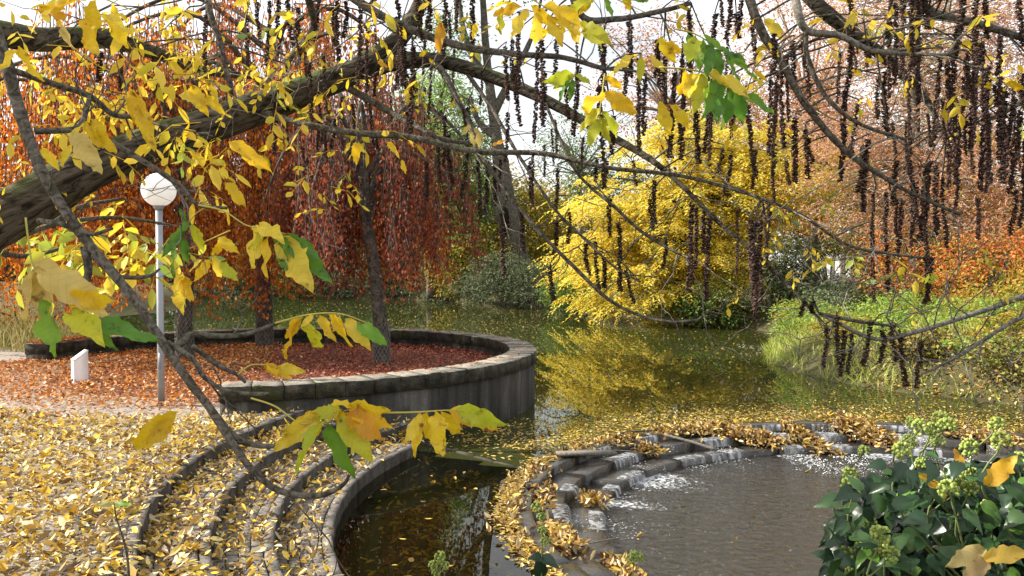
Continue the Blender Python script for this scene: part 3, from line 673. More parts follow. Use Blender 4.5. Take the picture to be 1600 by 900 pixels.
heap('leaf_heap', 'flat leaf clump on the lower slab at the left of the pool', [pol(163, 4.5, -.86), pol(168, 4.45, -.86)], .17, .06, 200)
heap('leaf_heap', 'leaf heap on the cascade slab nearest the still pool', [pol(166, 5.05, -.74), pol(172, 5.05, -.74), pol(178, 5.0, -.74)], .15, .07, 240)
heap('leaf_heap', 'orange leaf heap by the ivy shoot near the picture foot', [pol(186, 4.95, -.73), pol(190, 4.95, -.73), pol(195, 4.9, -.73)], .20, .11, 380)
heap('leaf_heap', 'leaf clump on the lower slab at the picture foot', [pol(195, 4.5, -.86), pol(200, 4.5, -.86), pol(205, 4.6, -.86)], .18, .07, 280)
heap('leaf_heap', 'brown mat of leaves where rim meets the still pool', [pol(158, 5.35, -.66), pol(170, 5.35, -.66), pol(184, 5.4, -.66), pol(198, 5.4, -.66)], .20, .045, 700)
# sticks and plank
def stick(name, label, P, r0_, r1_, mat='branch', cat='stick'):
    P = smoothpath(P, 5); mb = MB(); addtube(mb, P, np.linspace(r0_, r1_, len(P)), 7, .06); return tag(mb.build(name, M[mat], None, True), label, cat)
stick('fallen_stick', 'pale peeled stick lying across the cascade slabs', [pol(124.5, 5.05, -.64), pol(122, 4.7, -.71), pol(118.5, 4.35, -.82)], .022, .028, 'palebranch')
stick('fallen_stick', 'dark reddish twig along the cascade rim', [pol(138, 5.25, -.60), pol(132, 5.3, -.56), pol(126, 5.2, -.58)], .012, .018, 'branch')
stick('fallen_stick', 'thin straw stem caught at the foot of the cascade', [pol(190, 4.6, -.80), pol(186, 4.2, -.86), pol(184, 3.9, -.90)], .008, .005, 'palebranch')
stick('fallen_stick', 'thin dry reed on the upper cascade slab', [pol(140, 5.1, -.70), pol(137, 4.85, -.72), pol(134, 4.6, -.78)], .008, .006, 'palebranch')
a, b = np.array(pol(152, 5.30, -.60)), np.array(pol(143, 4.80, -.67)); t = nz(b - a); s = nz(np.cross(t, (0, 0, 1))) * .09; u = np.array((0, 0, .045))
V = [a - s, b - s, b + s, a + s]; V = V + [v + u for v in V]
tag(MB().add(V, np.array([(3, 2, 1, 0), (0, 1, 5, 4), (1, 2, 6, 5), (2, 3, 7, 6), (3, 0, 4, 7), (4, 5, 6, 7)])).build('wooden_plank', M['palebranch']), 'short weathered plank lying on the cascade rim', 'plank')

#@@LAMP
# ------------------------------------------------------------------ globe lamp, white marker
lx, ly = -5.38, 13.2
lamp = thing('globe_lamp', 'white globe lamp on a slim grey metal post on the terrace', 'lamp', (lx, ly, 0))
ztop = 3.03
mb = MB(); addtube(mb, [(lx, ly, -.05), (lx, ly, 1.0), (lx, ly, ztop - .02)], .052, 20); post = mb.build('post', M['post'], lamp, True)
mb = MB(); addtube(mb, [(lx, ly, .0), (lx, ly, .012)], .085, 20); mb.build('base_plate', M['post'], post)
mb = MB(); addtube(mb, [(lx, ly, ztop - .05), (lx, ly, ztop), (lx, ly, ztop + .03)], [.06, .085, .09], 20); mb.build('collar', M['post'], lamp, True)
def sphere(c, r, nu=32, nv=20, top=1.0):
    th = np.linspace(.02, np.pi - .02, nv); ph = np.arange(nu) * 2 * np.pi / nu
    V = np.array([[(c[0] + r * math.sin(t) * math.cos(p), c[1] + r * math.sin(t) * math.sin(p), c[2] + r * math.cos(t)) for p in ph] for t in th]).reshape(-1, 3)
    i = np.arange(nv - 1)[:, None] * nu; j = np.arange(nu)[None]; jn = (j + 1) % nu
    return V, np.stack([i + j, i + nu + j, i + nu + jn, i + jn], -1).reshape(-1, 4)
V, f = sphere((lx, ly, ztop + .255), .255)
V_ = [(lx - .02, ly - .0535, .55), (lx + .02, ly - .0535, .55), (lx + .02, ly - .0535, .80), (lx - .02, ly - .0535, .80)]; V_ = V_ + [(a_, ly - .04, c_) for a_, b_, c_ in V_]
MB().add(V_, np.array([(0, 1, 2, 3), (1, 5, 6, 2), (4, 0, 3, 7), (3, 2, 6, 7), (4, 5, 1, 0)])).build('access_door', plain('door_grey', (.22, .24, .26), .45), post)
gm, nt, nd, lk, out = newmat('opal_globe')
dg = nd.new('ShaderNodeBsdfDiffuse'); tg = nd.new('ShaderNodeBsdfTranslucent'); gg = nd.new('ShaderNodeBsdfGlossy'); gg.inputs['Roughness'].default_value = .1
for n_ in (dg, tg): n_.inputs['Color'].default_value = (.95, .95, .94, 1)
x1 = nd.new('ShaderNodeMixShader'); x1.inputs[0].default_value = .45; lk.new(dg.outputs[0], x1.inputs[1]); lk.new(tg.outputs[0], x1.inputs[2])
x2 = nd.new('ShaderNodeMixShader'); x2.inputs[0].default_value = .04; lk.new(x1.outputs[0], x2.inputs[1]); lk.new(gg.outputs[0], x2.inputs[2]); lk.new(x2.outputs[0], out.inputs['Surface'])
globe = MB().add(V, f).build('globe', gm, lamp, True)
mb = MB(); addtube(mb, [(lx, ly, ztop + .247), (lx, ly, ztop + .263)], .2565, 36, caps=False); mb.build('globe_seam', plain('seam_grey', (.62, .62, .6), .4), globe, True)

mx_, my_ = -7.78, 15.5
mk = thing('white_marker', 'white stone marker with slanted top standing in orange leaves', 'marker', (mx_, my_, 0))
ca, sa = math.cos(R(-42)), math.sin(R(-42)); w, dpt = .085, .115
base = [(-w, -dpt), (w, -dpt), (w, dpt), (-w, dpt)]
V = [(mx_ + x * ca - y * sa, my_ + x * sa + y * ca, -.02) for x, y in base] + [(mx_ + x * ca - y * sa, my_ + x * sa + y * ca, .42 if y < 0 else .58) for x, y in base]
MB().add(V, np.array([(0, 1, 5, 4), (1, 2, 6, 5), (2, 3, 7, 6), (3, 0, 4, 7)])).build('block', M['white'], mk)
V2 = [(mx_ + x * ca * 1.03 - y * sa * 1.03, my_ + x * sa * 1.03 + y * ca * 1.03, (.423 if y < 0 else .583)) for x, y in base]; V2 = V2 + [(v[0], v[1], v[2] + .018) for v in V2]
MB().add(V2, np.array([(3, 2, 1, 0), (0, 1, 5, 4), (1, 2, 6, 5), (2, 3, 7, 6), (3, 0, 4, 7), (4, 5, 6, 7)])).build('sloping_cap', M['white'], mk)

#@@TREES
# ------------------------------------------------------------------ weeping beeches
def limb_tree(mb, base, paths, n=10, rough=.05):
    for P, r0_, r1_ in paths:
        Q = smoothpath(P, 5); addtube(mb, Q, np.linspace(r0_, r1_, len(Q)), n, rough)

def netting(parent, P, r, z0, z1):
    mb = MB(); n = 14
    for s in (-1, 1):
        for k in range(n):
            zz = np.linspace(z0, z1, 22); a = 2 * np.pi * k / n + s * (zz - z0) * 3.2
            cx = np.interp(zz, P[:, 2], P[:, 0]); cy_ = np.interp(zz, P[:, 2], P[:, 1])
            addtube(mb, np.c_[cx + r * np.cos(a), cy_ + r * np.sin(a), zz], .0035, 3, caps=False)
    mb.build('wire_netting', M['wire'], parent)

def weeping_beech(label, base, trunk, r, crown_c, crown_r, ztop, zlow, nst, mat, net=1.2, seed=1, xlim=None, lsize=.075, den=26.):
    g = np.random.default_rng(seed)
    t = thing('weeping_beech', label, 'tree', (base[0], base[1], 0))
    P = smoothpath(trunk, 6); mb = MB(); addtube(mb, P, np.linspace(r * 1.12, r * .55, len(P)) * np.where(np.arange(len(P)) == 0, 1.25, 1), 14, .035); tk = mb.build('trunk', M['darktrunk'], t, True)
    if net: netting(tk, P, r * 1.22, .02, net)
    top = P[-1]
    lm = MB()
    tw = MB(); lf = MB(); C = []; A = []
    for k in range(9):
        a = 2 * np.pi * k / 9 + g.uniform(-.3, .3); e = np.array((crown_c[0] + .8 * crown_r * math.cos(a), crown_c[1] + .8 * crown_r * math.sin(a), ztop * .72 + g.uniform(-.8, .6)))
        s = P[int(len(P) * g.uniform(.6, .98))]; mid = (s + e) / 2 + (0, 0, 1.1)
        Q = smoothpath([s, mid, e, e + (.5 * math.cos(a), .5 * math.sin(a), -1.2)], 6); addtube(lm, Q, np.linspace(r * .42, .012, len(Q)), 6, .05)
    lm.build('limbs', M['darktrunk'], t, True)
    ncl = max(12, nst // 9); ca_ = g.uniform(0, 2 * np.pi, ncl); cq = np.sqrt(g.uniform(.03, 1, ncl)); cl_ = g.uniform(0, 1, ncl) ** 1.5 * 1.6
    for k in range(nst):
        ci = g.integers(ncl); a = ca_[ci] + g.normal() * .22 / (crown_r * max(cq[ci], .3)); q = min(1.04, cq[ci] + g.normal() * .22 / crown_r); x = crown_c[0] + crown_r * q * math.cos(a); y = crown_c[1] + crown_r * q * math.sin(a)
        if xlim and x > xlim: continue
        if abs(x - np.interp(2.5, P[:, 2], P[:, 0]) + (y - base[1]) * .0) < .45 and y < base[1] + .2: continue
        zt = zlow + (ztop - zlow) * math.sqrt(max(0, 1 - .86 * q * q)) * g.uniform(.72, 1.0)
        ln = g.uniform(1.2, 4.0) if g.uniform() < .45 else g.uniform(4, 9)
        zb = max(zlow + abs(g.normal()) * .3 + cl_[ci], zt - ln)
        if zt - zb < .4: continue
        m_ = max(3, int((zt - zb) / .45)); zz = np.linspace(zt, zb, m_); wob = np.cumsum(g.normal(size=(m_, 2)) * .06, 0)
        out = np.linspace(0, 1, m_)[:, None] ** 2 * np.array((math.cos(a), math.sin(a))) * .15
        Q = np.c_[np.array((x, y)) + wob + out, zz]; addtube(tw, Q, np.linspace(.012, .004, m_), 3, caps=False)
        nl = int((zt - zb) * den); zt_ = g.uniform(zb - .08, zt, nl)
        cx = np.interp(-zt_, -zz, Q[:, 0]); cy_ = np.interp(-zt_, -zz, Q[:, 1])
        C.append(np.c_[cx, cy_, zt_] + g.normal(size=(nl, 3)) * (.10, .10, .03))
    C = np.concatenate(C); n = len(C)
    A = np.c_[g.normal(size=(n, 2)) * .45, -np.ones(n)]; N = g.normal(size=(n, 3)) * (1, 1, .5)
    leaves(lf, C, A, N, g.uniform(.7, 1.2, n) * lsize, g.uniform(.5, .72, n) * lsize)
    tw.build('hanging_twigs', M['darktrunk'], t); lf.build('crown', M[mat], t)
    return t
weeping_beech('weeping beech with orange leaves and netted trunk behind the lamp post', (-7.24, 19.1), [(-7.24, 19.1, -.1), (-7.25, 19.1, .9), (-7.2, 19.2, 2.2), (-7.3, 19.3, 4.2), (-7.2, 19.5, 6.6)], .165,
              (-9.6, 21.4), 4.4, 8.8, .95, 820, 'beech1', 1.25, 3, None, .115, 15)
weeping_beech('weeping beech with copper leaves, the middle and farthest netted trunk', (-6.28, 21.9), [(-6.28, 21.9, -.1), (-6.3, 21.9, 1.4), (-6.35, 21.9, 3.2), (-6.2, 22, 5), (-6.1, 22.1, 8)], .19,
              (-6.5, 22.8), 4.6, 10.4, 1.35, 850, 'beech2', 1.5, 4, None, .115, 14)
weeping_beech('slender weeping beech with maroon leaves nearest the wall front', (-2.76, 18.3), [(-2.76, 18.3, -.1), (-2.8, 18.3, 1.0), (-2.95, 18.35, 2.2), (-3.15, 18.4, 3.6), (-3.3, 18.5, 5.2)], .155,
              (-3.1, 19.1), 2.4, 6.6, 1.4, 430, 'beech3', .9, 5, -.7, .10, 18)

# ------------------------------------------------------------------ trees and shrubs round the pond
def pinnate(mb, P, D, L, nl, ll, lw, droop):
    """compound leaves: leaflets in pairs along an arching stalk"""
    n = len(P); D = nz(D); S = nz(np.cross(D, (0, 0, 1.)) + 1e-6); s = np.linspace(.15, 1, nl)
    side = np.where(np.arange(nl) % 2, 1, -1)
    C = P[:, None] + D[:, None] * (s[None] * L[:, None])[..., None]; C[..., 2] -= (s[None] ** 2) * (droop * L)[:, None]
    A = S[:, None] * side[None, :, None] * .75 + D[:, None] * .55 + np.array((0, 0, -.35)) + rng.normal(size=(n, nl, 3)) * .18
    N = np.array((0, 0, 1.)) + D[:, None] * .3 + rng.normal(size=(n, nl, 3)) * .3
    k = n * nl
    leaves(mb, C.reshape(k, 3), A.reshape(k, 3), np.broadcast_to(N, (n, nl, 3)).reshape(k, 3), rng.uniform(.75, 1.2, k) * ll, rng.uniform(.8, 1.2, k) * lw)

def crown(mb, lobes, nclump, per, ls, lw, csize, kind='leaf', flat=.6, shell=.55, tris=T_DIA, droop=.5, nl=10, L=.5):
    """lobes: (centre, radii). leaf clumps spread through them, denser towards the outside"""
    vol = np.array([r[0] * r[1] * r[2] for c, r in lobes]) ** .67; pk = rng.choice(len(lobes), nclump, p=vol / vol.sum())
    c = np.array([lobes[i][0] for i in pk]); rad = np.array([lobes[i][1] for i in pk])
    u = nz(rnd(nclump)); q = (shell + (1 - shell) * rng.uniform(size=(nclump, 1)) ** .6) * rng.uniform(.72, 1.12, (nclump, 1))
    cc = c + u * rad * q; cc[:, 2] = np.maximum(cc[:, 2], ZP + .25)
    outw = nz(u * (1, 1, .5))
    C = np.repeat(cc, per, 0) + rnd(nclump * per) * csize * (1, 1, flat); O = np.repeat(outw, per, 0); n = len(C)
    if kind == 'leaf':
        leaves(mb, C, rnd(n) * (1, 1, .6) + O * .6 + np.array((0, 0, -.4)), O * .5 + np.array((0, 0, .7)) + rnd(n) * .6, rng.uniform(.7, 1.25, n) * ls, rng.uniform(.7, 1.25, n) * lw, tris)
    else:
        D = O * (1, 1, .15) + rnd(n) * (.55, .55, .15); pinnate(mb, C, D, rng.uniform(.7, 1.3, n) * L, nl, ls, lw, np.full(n, droop))
    return cc

def limbs_to(mb, base, cc, k, r, n=6):
    g = cc[rng.choice(len(cc), min(k, len(cc)), replace=False)]
    for e in g:
        m_ = base * .5 + e * .5 + (0, 0, .12 * np.linalg.norm(e - base)); P = smoothpath([base, m_ + rnd(1)[0] * .15, e], 5)
        addtube(mb, P, np.linspace(r, .008 + r * .05, len(P)), n, .05)

def tree(name, label, cat, base, trunk, r, lobes, mat, bark_='trunk', nclump=300, per=30, ls=.12, lw=.07, csize=.4, nlimb=24, group=None, **kw):
    base = np.array(base, float); t = thing(name, label, cat, base, group)
    mb = MB(); top = base
    if trunk:
        P = smoothpath(trunk, 6); addtube(mb, P, np.linspace(r * 1.15, r * .6, len(P)), 12, .05); top = P[-1]
        mb.build('trunk', M[bark_], t, True)
    lf = MB(); cc = crown(lf, lobes, nclump, per, ls, lw, csize, **kw)
    if nlimb:
        lb = MB()
        limbs_to(lb, np.array(top, float), cc, nlimb, r * .45 if trunk else r); lb.build('limbs' if trunk else 'stems', M[bark_], t, True)
    lf.build('crown' if trunk else 'foliage', M[mat], t)
    return t
def gz(x, y): return float(ground_z(np.array([[x, y]]))[0])
def pp(x, y, d): return at(x, y, d)

# yellow tree on the far bank
tree('yellow_tree', 'golden yellow tree arching over the water in the middle of the far bank', 'tree', (8.2, 40.5, 0), [(8.2, 40.5, -.2), (8.3, 40.4, 1.6), (8.0, 40.2, 3.2), (7.8, 40, 4.6)], .22,
     [((7.2, 39.8, 3.6), (4.6, 3.4, 3.6)), ((4.5, 40.8, 2.0), (2.6, 2.3, 2.4)), ((9.6, 38.8, 4.2), (3.6, 2.6, 3.0)), ((6.8, 38.4, 1.2), (3.6, 1.9, 1.8)), ((8.0, 40, 6.9), (3.0, 2.4, 2.6)), ((11.3, 38.2, 4.6), (2.2, 2, 2)), ((5.0, 41, 5.0), (2.6, 2, 1.6)), ((10.5, 39, 7.2), (2, 2, 1.4)), ((3.0, 43.5, 1.8), (1.6, 1.6, 1.8)), ((12.6, 37.8, 5.6), (2.0, 1.8, 1.6)), ((9.0, 38, 2.2), (2.6, 1.6, 1.2))],
     'yellowtree', 'darktrunk', 400, 15, .21, .085, .44, 60, kind='pinnate', flat=.20, shell=.35, nl=11, L=.8, droop=.5)
tree('shrub', 'green leafy shrub under the right side of the yellow tree', 'shrub', (8.6, 36.9, -.3), None, .04, [((8.8, 37.0, .45), (1.7, 1.1, 1.1)), ((7.4, 37.9, .2), (1.2, .8, .8))], 'green', 'darktrunk', 120, 30, .16, .075, .28, 14)
tree('shrub', 'green ferny shrub under the left side of the yellow tree', 'shrub', (3.3, 45.5, -.3), None, .04, [((3.2, 45.5, .6), (1.6, 1.3, 1.2))], 'green', 'darktrunk', 110, 30, .2, .07, .3, 12)
# leaning grey trunk
lt = thing('leaning_tree', 'thick grey leaning trunk with a hollow beside the yellow tree', 'tree', (1, 56, 0))
P = smoothpath([pp(824, 490, 56), pp(816, 430, 56), pp(800, 365, 56), pp(788, 320, 56), pp(784, 270, 56), pp(776, 215, 56), pp(766, 140, 56), pp(758, 60, 56), pp(752, -60, 56)], 6)
mb = MB(); addtube(mb, P, np.interp(np.linspace(0, 1, len(P)), [0, .12, .3, .42, .52, .62, 1], [.55, .60, .80, .72, .56, .36, .17]), 16, .06); ltk = mb.build('trunk', M['trunk'], lt, True)
mb = MB()
for q in ([(790, 330), (765, 345), (752, 300), (748, 270)], [(770, 180), (800, 120), (830, 60), (850, -20)], [(765, 130), (735, 80), (720, 20), (715, -60)], [(776, 215), (748, 190), (735, 150)]):
    P = smoothpath([pp(x, y, 56) for x, y in q], 5); addtube(mb, P, np.linspace(.30, .07, len(P)), 8, .05)
mb.build('limbs', M['trunk'], lt, True)
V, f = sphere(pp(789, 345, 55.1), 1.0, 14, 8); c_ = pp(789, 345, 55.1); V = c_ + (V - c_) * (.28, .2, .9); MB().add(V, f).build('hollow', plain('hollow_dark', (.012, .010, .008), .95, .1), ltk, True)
mb = MB(); crown(mb, [(pp(760, -80, 56), (6, 4, 3.4)), (pp(700, 60, 56), (2, 2, 2))], 190, 30, .26, .13, .6); mb.build('crown', M['green'], lt)
# green tree left of it
tree('green_tree', 'tall light green tree behind the leaning grey trunk', 'tree', (-5.4, 58, 0), [(-5.4, 58, -.3), (-5.3, 58, 3), (-5.2, 58, 7), (-5.0, 58, 11)], .35,
     [((-4.8, 58, 11.5), (3.0, 3, 4.2)), ((-2.9, 57.5, 8.3), (2.3, 2.2, 3.0)), ((-5.8, 58, 6), (3, 2.6, 3)), ((-3.4, 57, 4.5), (2.2, 2, 2.2)), ((-2.2, 57.5, 6.5), (1.8, 1.8, 3)), ((-6.5, 58, 9), (2.4, 2.4, 3))], 'lightgreen', 'trunk', 640, 34, .30, .13, .55, 40, flat=.9)
tree('green_tree', 'bushy mid green tree right behind the leaning grey trunk', 'tree', (-1.2, 66, 0), [(-1.2, 66, -.3), (-1.2, 66, 3), (-1, 66, 6)], .25, [((-1.0, 66, 6.2), (3.4, 2.6, 3.2)), ((1.8, 67, 5.0), (3, 2.4, 3)), ((-4, 66, 4), (3, 2.4, 3))], 'yellowgreen', 'trunk', 420, 28, .34, .17, .6, 30)
tree('shrub', 'yellow green shrub at the foot of the leaning grey trunk', 'shrub', (-2.0, 56.5, 0), None, .07, [((-2.0, 56.2, 3.0), (2.6, 1.8, 2.2)), ((-3.6, 57, 1.8), (2, 1.6, 1.8))], 'yellowgreen', 'darktrunk', 200, 30, .22, .11, .4, 24)
tree('shrub', 'grey green willow shrub overhanging the water before the leaning trunk', 'shrub', (-.3, 53, 0), None, .05, [((-.6, 53, 1.2), (2.3, 1.6, 1.6)), ((1.3, 51.5, .8), (1.5, 1.3, 1.3)), ((-2.2, 55, .6), (1.3, 1, 1.1))], 'greygreen', 'darktrunk', 260, 34, .26, .06, .36, 26)
for k, (x, d, w, h, mt, lb) in enumerate([(325, 65, 2.4, 1.5, 'greygreen', 'grey green shrub on the far bank, leftmost of the row'), (400, 66, 2.6, 1.3, 'dkgreen', 'dark green shrub on the far bank between the left beech trunks'),
        (465, 66, 2.4, 1.6, 'green', 'light green shrub on the far bank right of the middle beech trunk'), (530, 65.5, 2.4, 1.3, 'greygreen', 'grey green shrub on the far bank left of the front beech trunk'),
        (625, 64, 2.6, 1.7, 'dkgreen', 'dark green shrub on the far bank right of the front beech trunk'), (690, 61.5, 2.2, 1.6, 'greygreen', 'grey green shrub on the far bank below the maroon curtain')]):
    X = (x - 800) / F * d
    tree('shrub', lb, 'shrub', (X, d, 0), None, .04, [((X, d, .7), (w, 1.3, h))], mt, 'darktrunk', 100, 26, .24, .11, .4, 10, 'shrubs along the far bank')

# right-hand woods
tree('russet_tree', 'orange brown tree behind the yellow tree above the white wall', 'tree', (17.5, 50, .3), [(17.5, 50, 0), (17.5, 50, 3), (17.3, 50, 7)], .3,
     [((17.2, 50, 6.2), (4.2, 3.4, 3.2)), ((14.5, 50, 8.5), (3, 3, 3)), ((20.5, 49, 7), (3, 3, 3.5))], 'orange', 'trunk', 330, 30, .2, .09, .5, 34, flat=.4)
for lb, b, lobes, nc in (('tall russet feathery larch with pale twigs, left of the pair', (15.6, 33.5, .4), [((15.4, 33.5, 9.0), (5.2, 4, 6.2)), ((13.6, 33, 5.2), (3.4, 2.8, 2.6))], 560),
                     ('tall russet feathery larch with pale twigs, right of the pair', (20.5, 31, .4), [((19.6, 31, 8.5), (5.4, 4, 6.6)), ((17.0, 30, 4.6), (3.4, 2.8, 2.4))], 600)):
    bx, by, bz = b
    t = tree('larch', lb, 'tree', b, [(bx, by, bz - .3), (bx, by, 4), (bx - .1, by, 9), (bx - .1, by, 13)], .24, lobes, 'brownpink', 'trunk', nc, 34, .21, .042, .45, 0, flat=.35)
    mb = MB()
    for k in range(230):
        c, rd = lobes[0] if k % 4 else lobes[1]; z = c[2] + rng.uniform(-.95, .9) * rd[2]; a = rng.uniform(0, 2 * np.pi); ln = rng.uniform(2, 4.4)
        P = smoothpath([(bx, by, z), (bx + .45 * ln * math.cos(a), by + .45 * ln * math.sin(a), z - .1 + rng.normal() * .25), (bx + ln * math.cos(a), by + ln * math.sin(a), z - .6 + rng.normal() * .5)], 5)
        addtube(mb, P, np.linspace(.035, .008, len(P)), 4, .05, False)
        for q in range(5):
            s = P[rng.integers(3, len(P))]; e = s + rnd(1)[0] * (.6, .6, .25); addtube(mb, [s, (s + e) / 2 + rnd(1)[0] * .05, e], [.012, .009, .005], 3, 0, False)
    mb.build('twigs', M['palebranch'], t)
tree('shrub', 'bright red orange shrub at the right edge of the grassy bank', 'shrub', (14.6, 26, .3), None, .04, [((14.8, 26, 1.8), (2.2, 1.5, 1.5)), ((16.5, 25.4, 2.4), (1.6, 1.4, 1.6))], 'redshrub', 'darktrunk', 240, 30, .14, .07, .3, 20, flat=.5)
tree('shrub', 'pinkish red shrub left of the bright red one', 'shrub', (12.9, 29, .3), None, .04, [((12.9, 29, 1.9), (1.5, 1.2, 1.3))], 'redshrub', 'palebranch', 110, 24, .12, .06, .3, 20)
tree('shrub', 'yellow green shrub at the far right behind the bank', 'shrub', (14.6, 22.6, .3), None, .04, [((14.6, 22.6, 1.25), (1.8, 1.2, 1.0))], 'yellowgreen', 'darktrunk', 120, 26, .14, .07, .28, 12)
tree('shrub', 'low dark green hedge shrub on the grassy bank', 'shrub', (12.6, 29.8, .3), None, .04, [((12.4, 30, .95), (2.3, .9, .7))], 'dkgreen', 'darktrunk', 160, 30, .12, .06, .25, 12)
tree('shrub', 'dark evergreen shrub in front of the white wall', 'shrub', (18.0, 49, .3), None, .06, [((17.0, 50, 3.0), (2.6, 1.2, .8)), ((14.6, 48, 1.3), (1.1, 1, 1.4))], 'dkgreen', 'darktrunk', 150, 30, .16, .07, .3, 14)
tree('shrub', 'shadowy green shrub between the yellow tree and the grassy bank', 'shrub', (11.8, 37, .1), None, .05, [((11.9, 37, 1.0), (1.4, 1.2, 1.2))], 'dkgreen', 'darktrunk', 110, 28, .15, .08, .3, 10)
for (x, d, zc, rx, rz, mt, nc, lb) in [(1260, 52, 13.5, 5.5, 6.5, 'brownpink', 420, 'tall thin russet tree high above the white garden wall'), (1040, 66, 16, 7, 7, 'orange', 300, 'tall thin orange tree high behind the yellow tree'), (1420, 60, 17, 7, 6.5, 'goldfar', 300, 'tall gold tree high behind the larches'), (1130, 58, 10.5, 4, 4, 'yellowgreen', 240, 'thin yellow green tree rising right behind the yellow tree'), (905, 72, 11, 4.5, 4.5, 'green', 240, 'thin green tree rising left behind the yellow tree')]:
    X = (x - 800) / F * d
    tree('woodland_tree', lb, 'tree', (X, d, .4), [(X, d, 0), (X + .1, d, zc * .4), (X - .1, d, zc * .6), (X, d, zc - rz * .35)], .22, [((X, d, zc), (rx, rx * .7, rz)), ((X + rx * .3, d, zc - rz * .6), (rx * .7, rx * .5, rz * .5))], mt, 'palebranch', nc, 26, .26, .11, .6, 34, 'tall thin trees of the background', flat=.4, shell=.25)
for (x, d, h, mt, lb) in [(1400, 56, 6.5, 'goldfar', 'gold tree behind the left larch'), (1490, 44, 7.0, 'orange', 'russet tree between the two larches'), (1575, 46, 7.5, 'brownpink', 'pink brown tree behind the right larch'), (1680, 42, 7.5, 'goldfar', 'gold tree beyond the right margin'),
                        (1345, 62, 7.5, 'yellowgreen', 'yellow green tree behind the white garden wall'), (1450, 38, 3.6, 'green', 'low green bushy tree behind the low dark hedge'), (1590, 34, 3.4, 'yellowgreen', 'low yellow green bushy tree behind the red shrub')]:
    X = (x - 800) / F * d
    tree('woodland_tree', lb, 'tree', (X, d, .4), [(X, d, 0), (X, d, h * .3), (X + .2, d, h * .6)], .15, [((X, d, h * .6), (3.0, 2.2, h * .42)), ((X + 1.6, d - .5, h * .32), (2.2, 1.8, h * .32)), ((X - 1.6, d - .5, h * .34), (2.2, 1.8, h * .32))], mt, 'palebranch', 230, 26, .22, .10, .5, 30, 'trees behind the right bank')
for k, (x, lb) in enumerate([(-80, 'dense hedge far left behind the beeches'), (150, 'dense hedge behind the beeches, second from the left'), (380, 'dense hedge on the far bank behind the middle beech'), (600, 'dense hedge on the far bank behind the front beech'), (800, 'dense hedge behind the leaning grey trunk'), (1010, 'dense hedge behind the yellow tree'), (1480, 'dense hedge behind the larches'), (1720, 'dense hedge beyond the right margin')]):
    d = 73 if x < 1100 else 60; X = (x - 800) / F * d
    tree('hedge', lb, 'hedge', (X, d, .3), None, .06, [((X, d, 2.2), (6.5, 1.6, 2.3)), ((X + 3, d, 1.4), (5, 1.4, 1.6))], ['dkgreen', 'greygreen', 'green'][k % 3], 'darktrunk', 300, 24, .40, .22, .55, 16, 'hedges closing the far bank')
# white wall with railing far right
ww = thing('garden_wall', 'white boarded garden wall far behind the grassy bank', 'wall', (19, 56, .3))
for k in range(9):
    x0 = 16.6 + k * .62; V = [(x0, 56, .1), (x0 + .6, 56, .1), (x0 + .6, 56.2, .1), (x0, 56.2, .1)]; V = V + [(a_, b_, 2.6 + .02 * rng.normal()) for a_, b_, c_ in V]
    MB().add(V, np.array([(0, 1, 5, 4), (1, 2, 6, 5), (2, 3, 7, 6), (3, 0, 4, 7), (4, 5, 6, 7)])).build('wall_panel', M['white'], ww)
rl = thing('railing', 'thin dark railing in front of the white garden wall', 'railing', (19, 54, .3))
for k in range(16):
    x0 = 16.6 + k * .38; mb = MB(); addtube(mb, [(x0, 54, .2), (x0, 54, 1.5)], .018, 5); mb.build('baluster', M['wire'], rl)
mb = MB(); addtube(mb, [(16.5, 54, 1.45), (22.4, 54, 1.45)], .02, 5); mb.build('rail', M['wire'], rl)
# far woods closing the view
far = [(-640, 92, 13, 'goldfar'), (-420, 88, 12, 'green'), (-180, 86, 13, 'goldfar'), (40, 90, 12, 'orange'), (210, 84, 13, 'green'), (400, 88, 12, 'goldfar'), (560, 92, 13, 'greygreen'), (690, 86, 10.5, 'greygreen'), (880, 84, 10, 'yellowgreen'),
       (1000, 88, 12, 'greygreen'), (1130, 82, 14, 'goldfar'), (1260, 80, 15, 'goldfar'), (1390, 84, 15, 'greygreen'), (1530, 78, 14, 'yellowgreen'), (1680, 84, 15, 'orange'), (1900, 86, 14, 'green')]
for k, (x, d, h, mt) in enumerate(far):
    X = (x - 800) / F * d
    tree('far_tree', 'distant %s tree in the woods beyond the pond, %s from the left' % ({'goldfar': 'gold', 'green': 'green', 'orange': 'russet', 'greygreen': 'grey green', 'yellowgreen': 'yellow green'}[mt], ['first', 'second', 'third', 'fourth', 'fifth', 'sixth', 'seventh', 'eighth', 'ninth', 'tenth', 'eleventh', 'twelfth', 'thirteenth', 'fourteenth', 'fifteenth', 'sixteenth'][k]), 'tree',
         (X, d, .4), [(X, d, 0), (X, d, h * .3), (X + .3, d, h * .7)], .25, [((X, d, h * .66), (4.6, 3.5, h * .36)), ((X + 2.2, d - 1, h * .38), (3.6, 3, h * .3)), ((X - 2.2, d - 1, h * .34), (3.6, 3, h * .3))], mt, 'trunk', 300, 22, .46, .27, .8, 14, 'far trees beyond the pond')

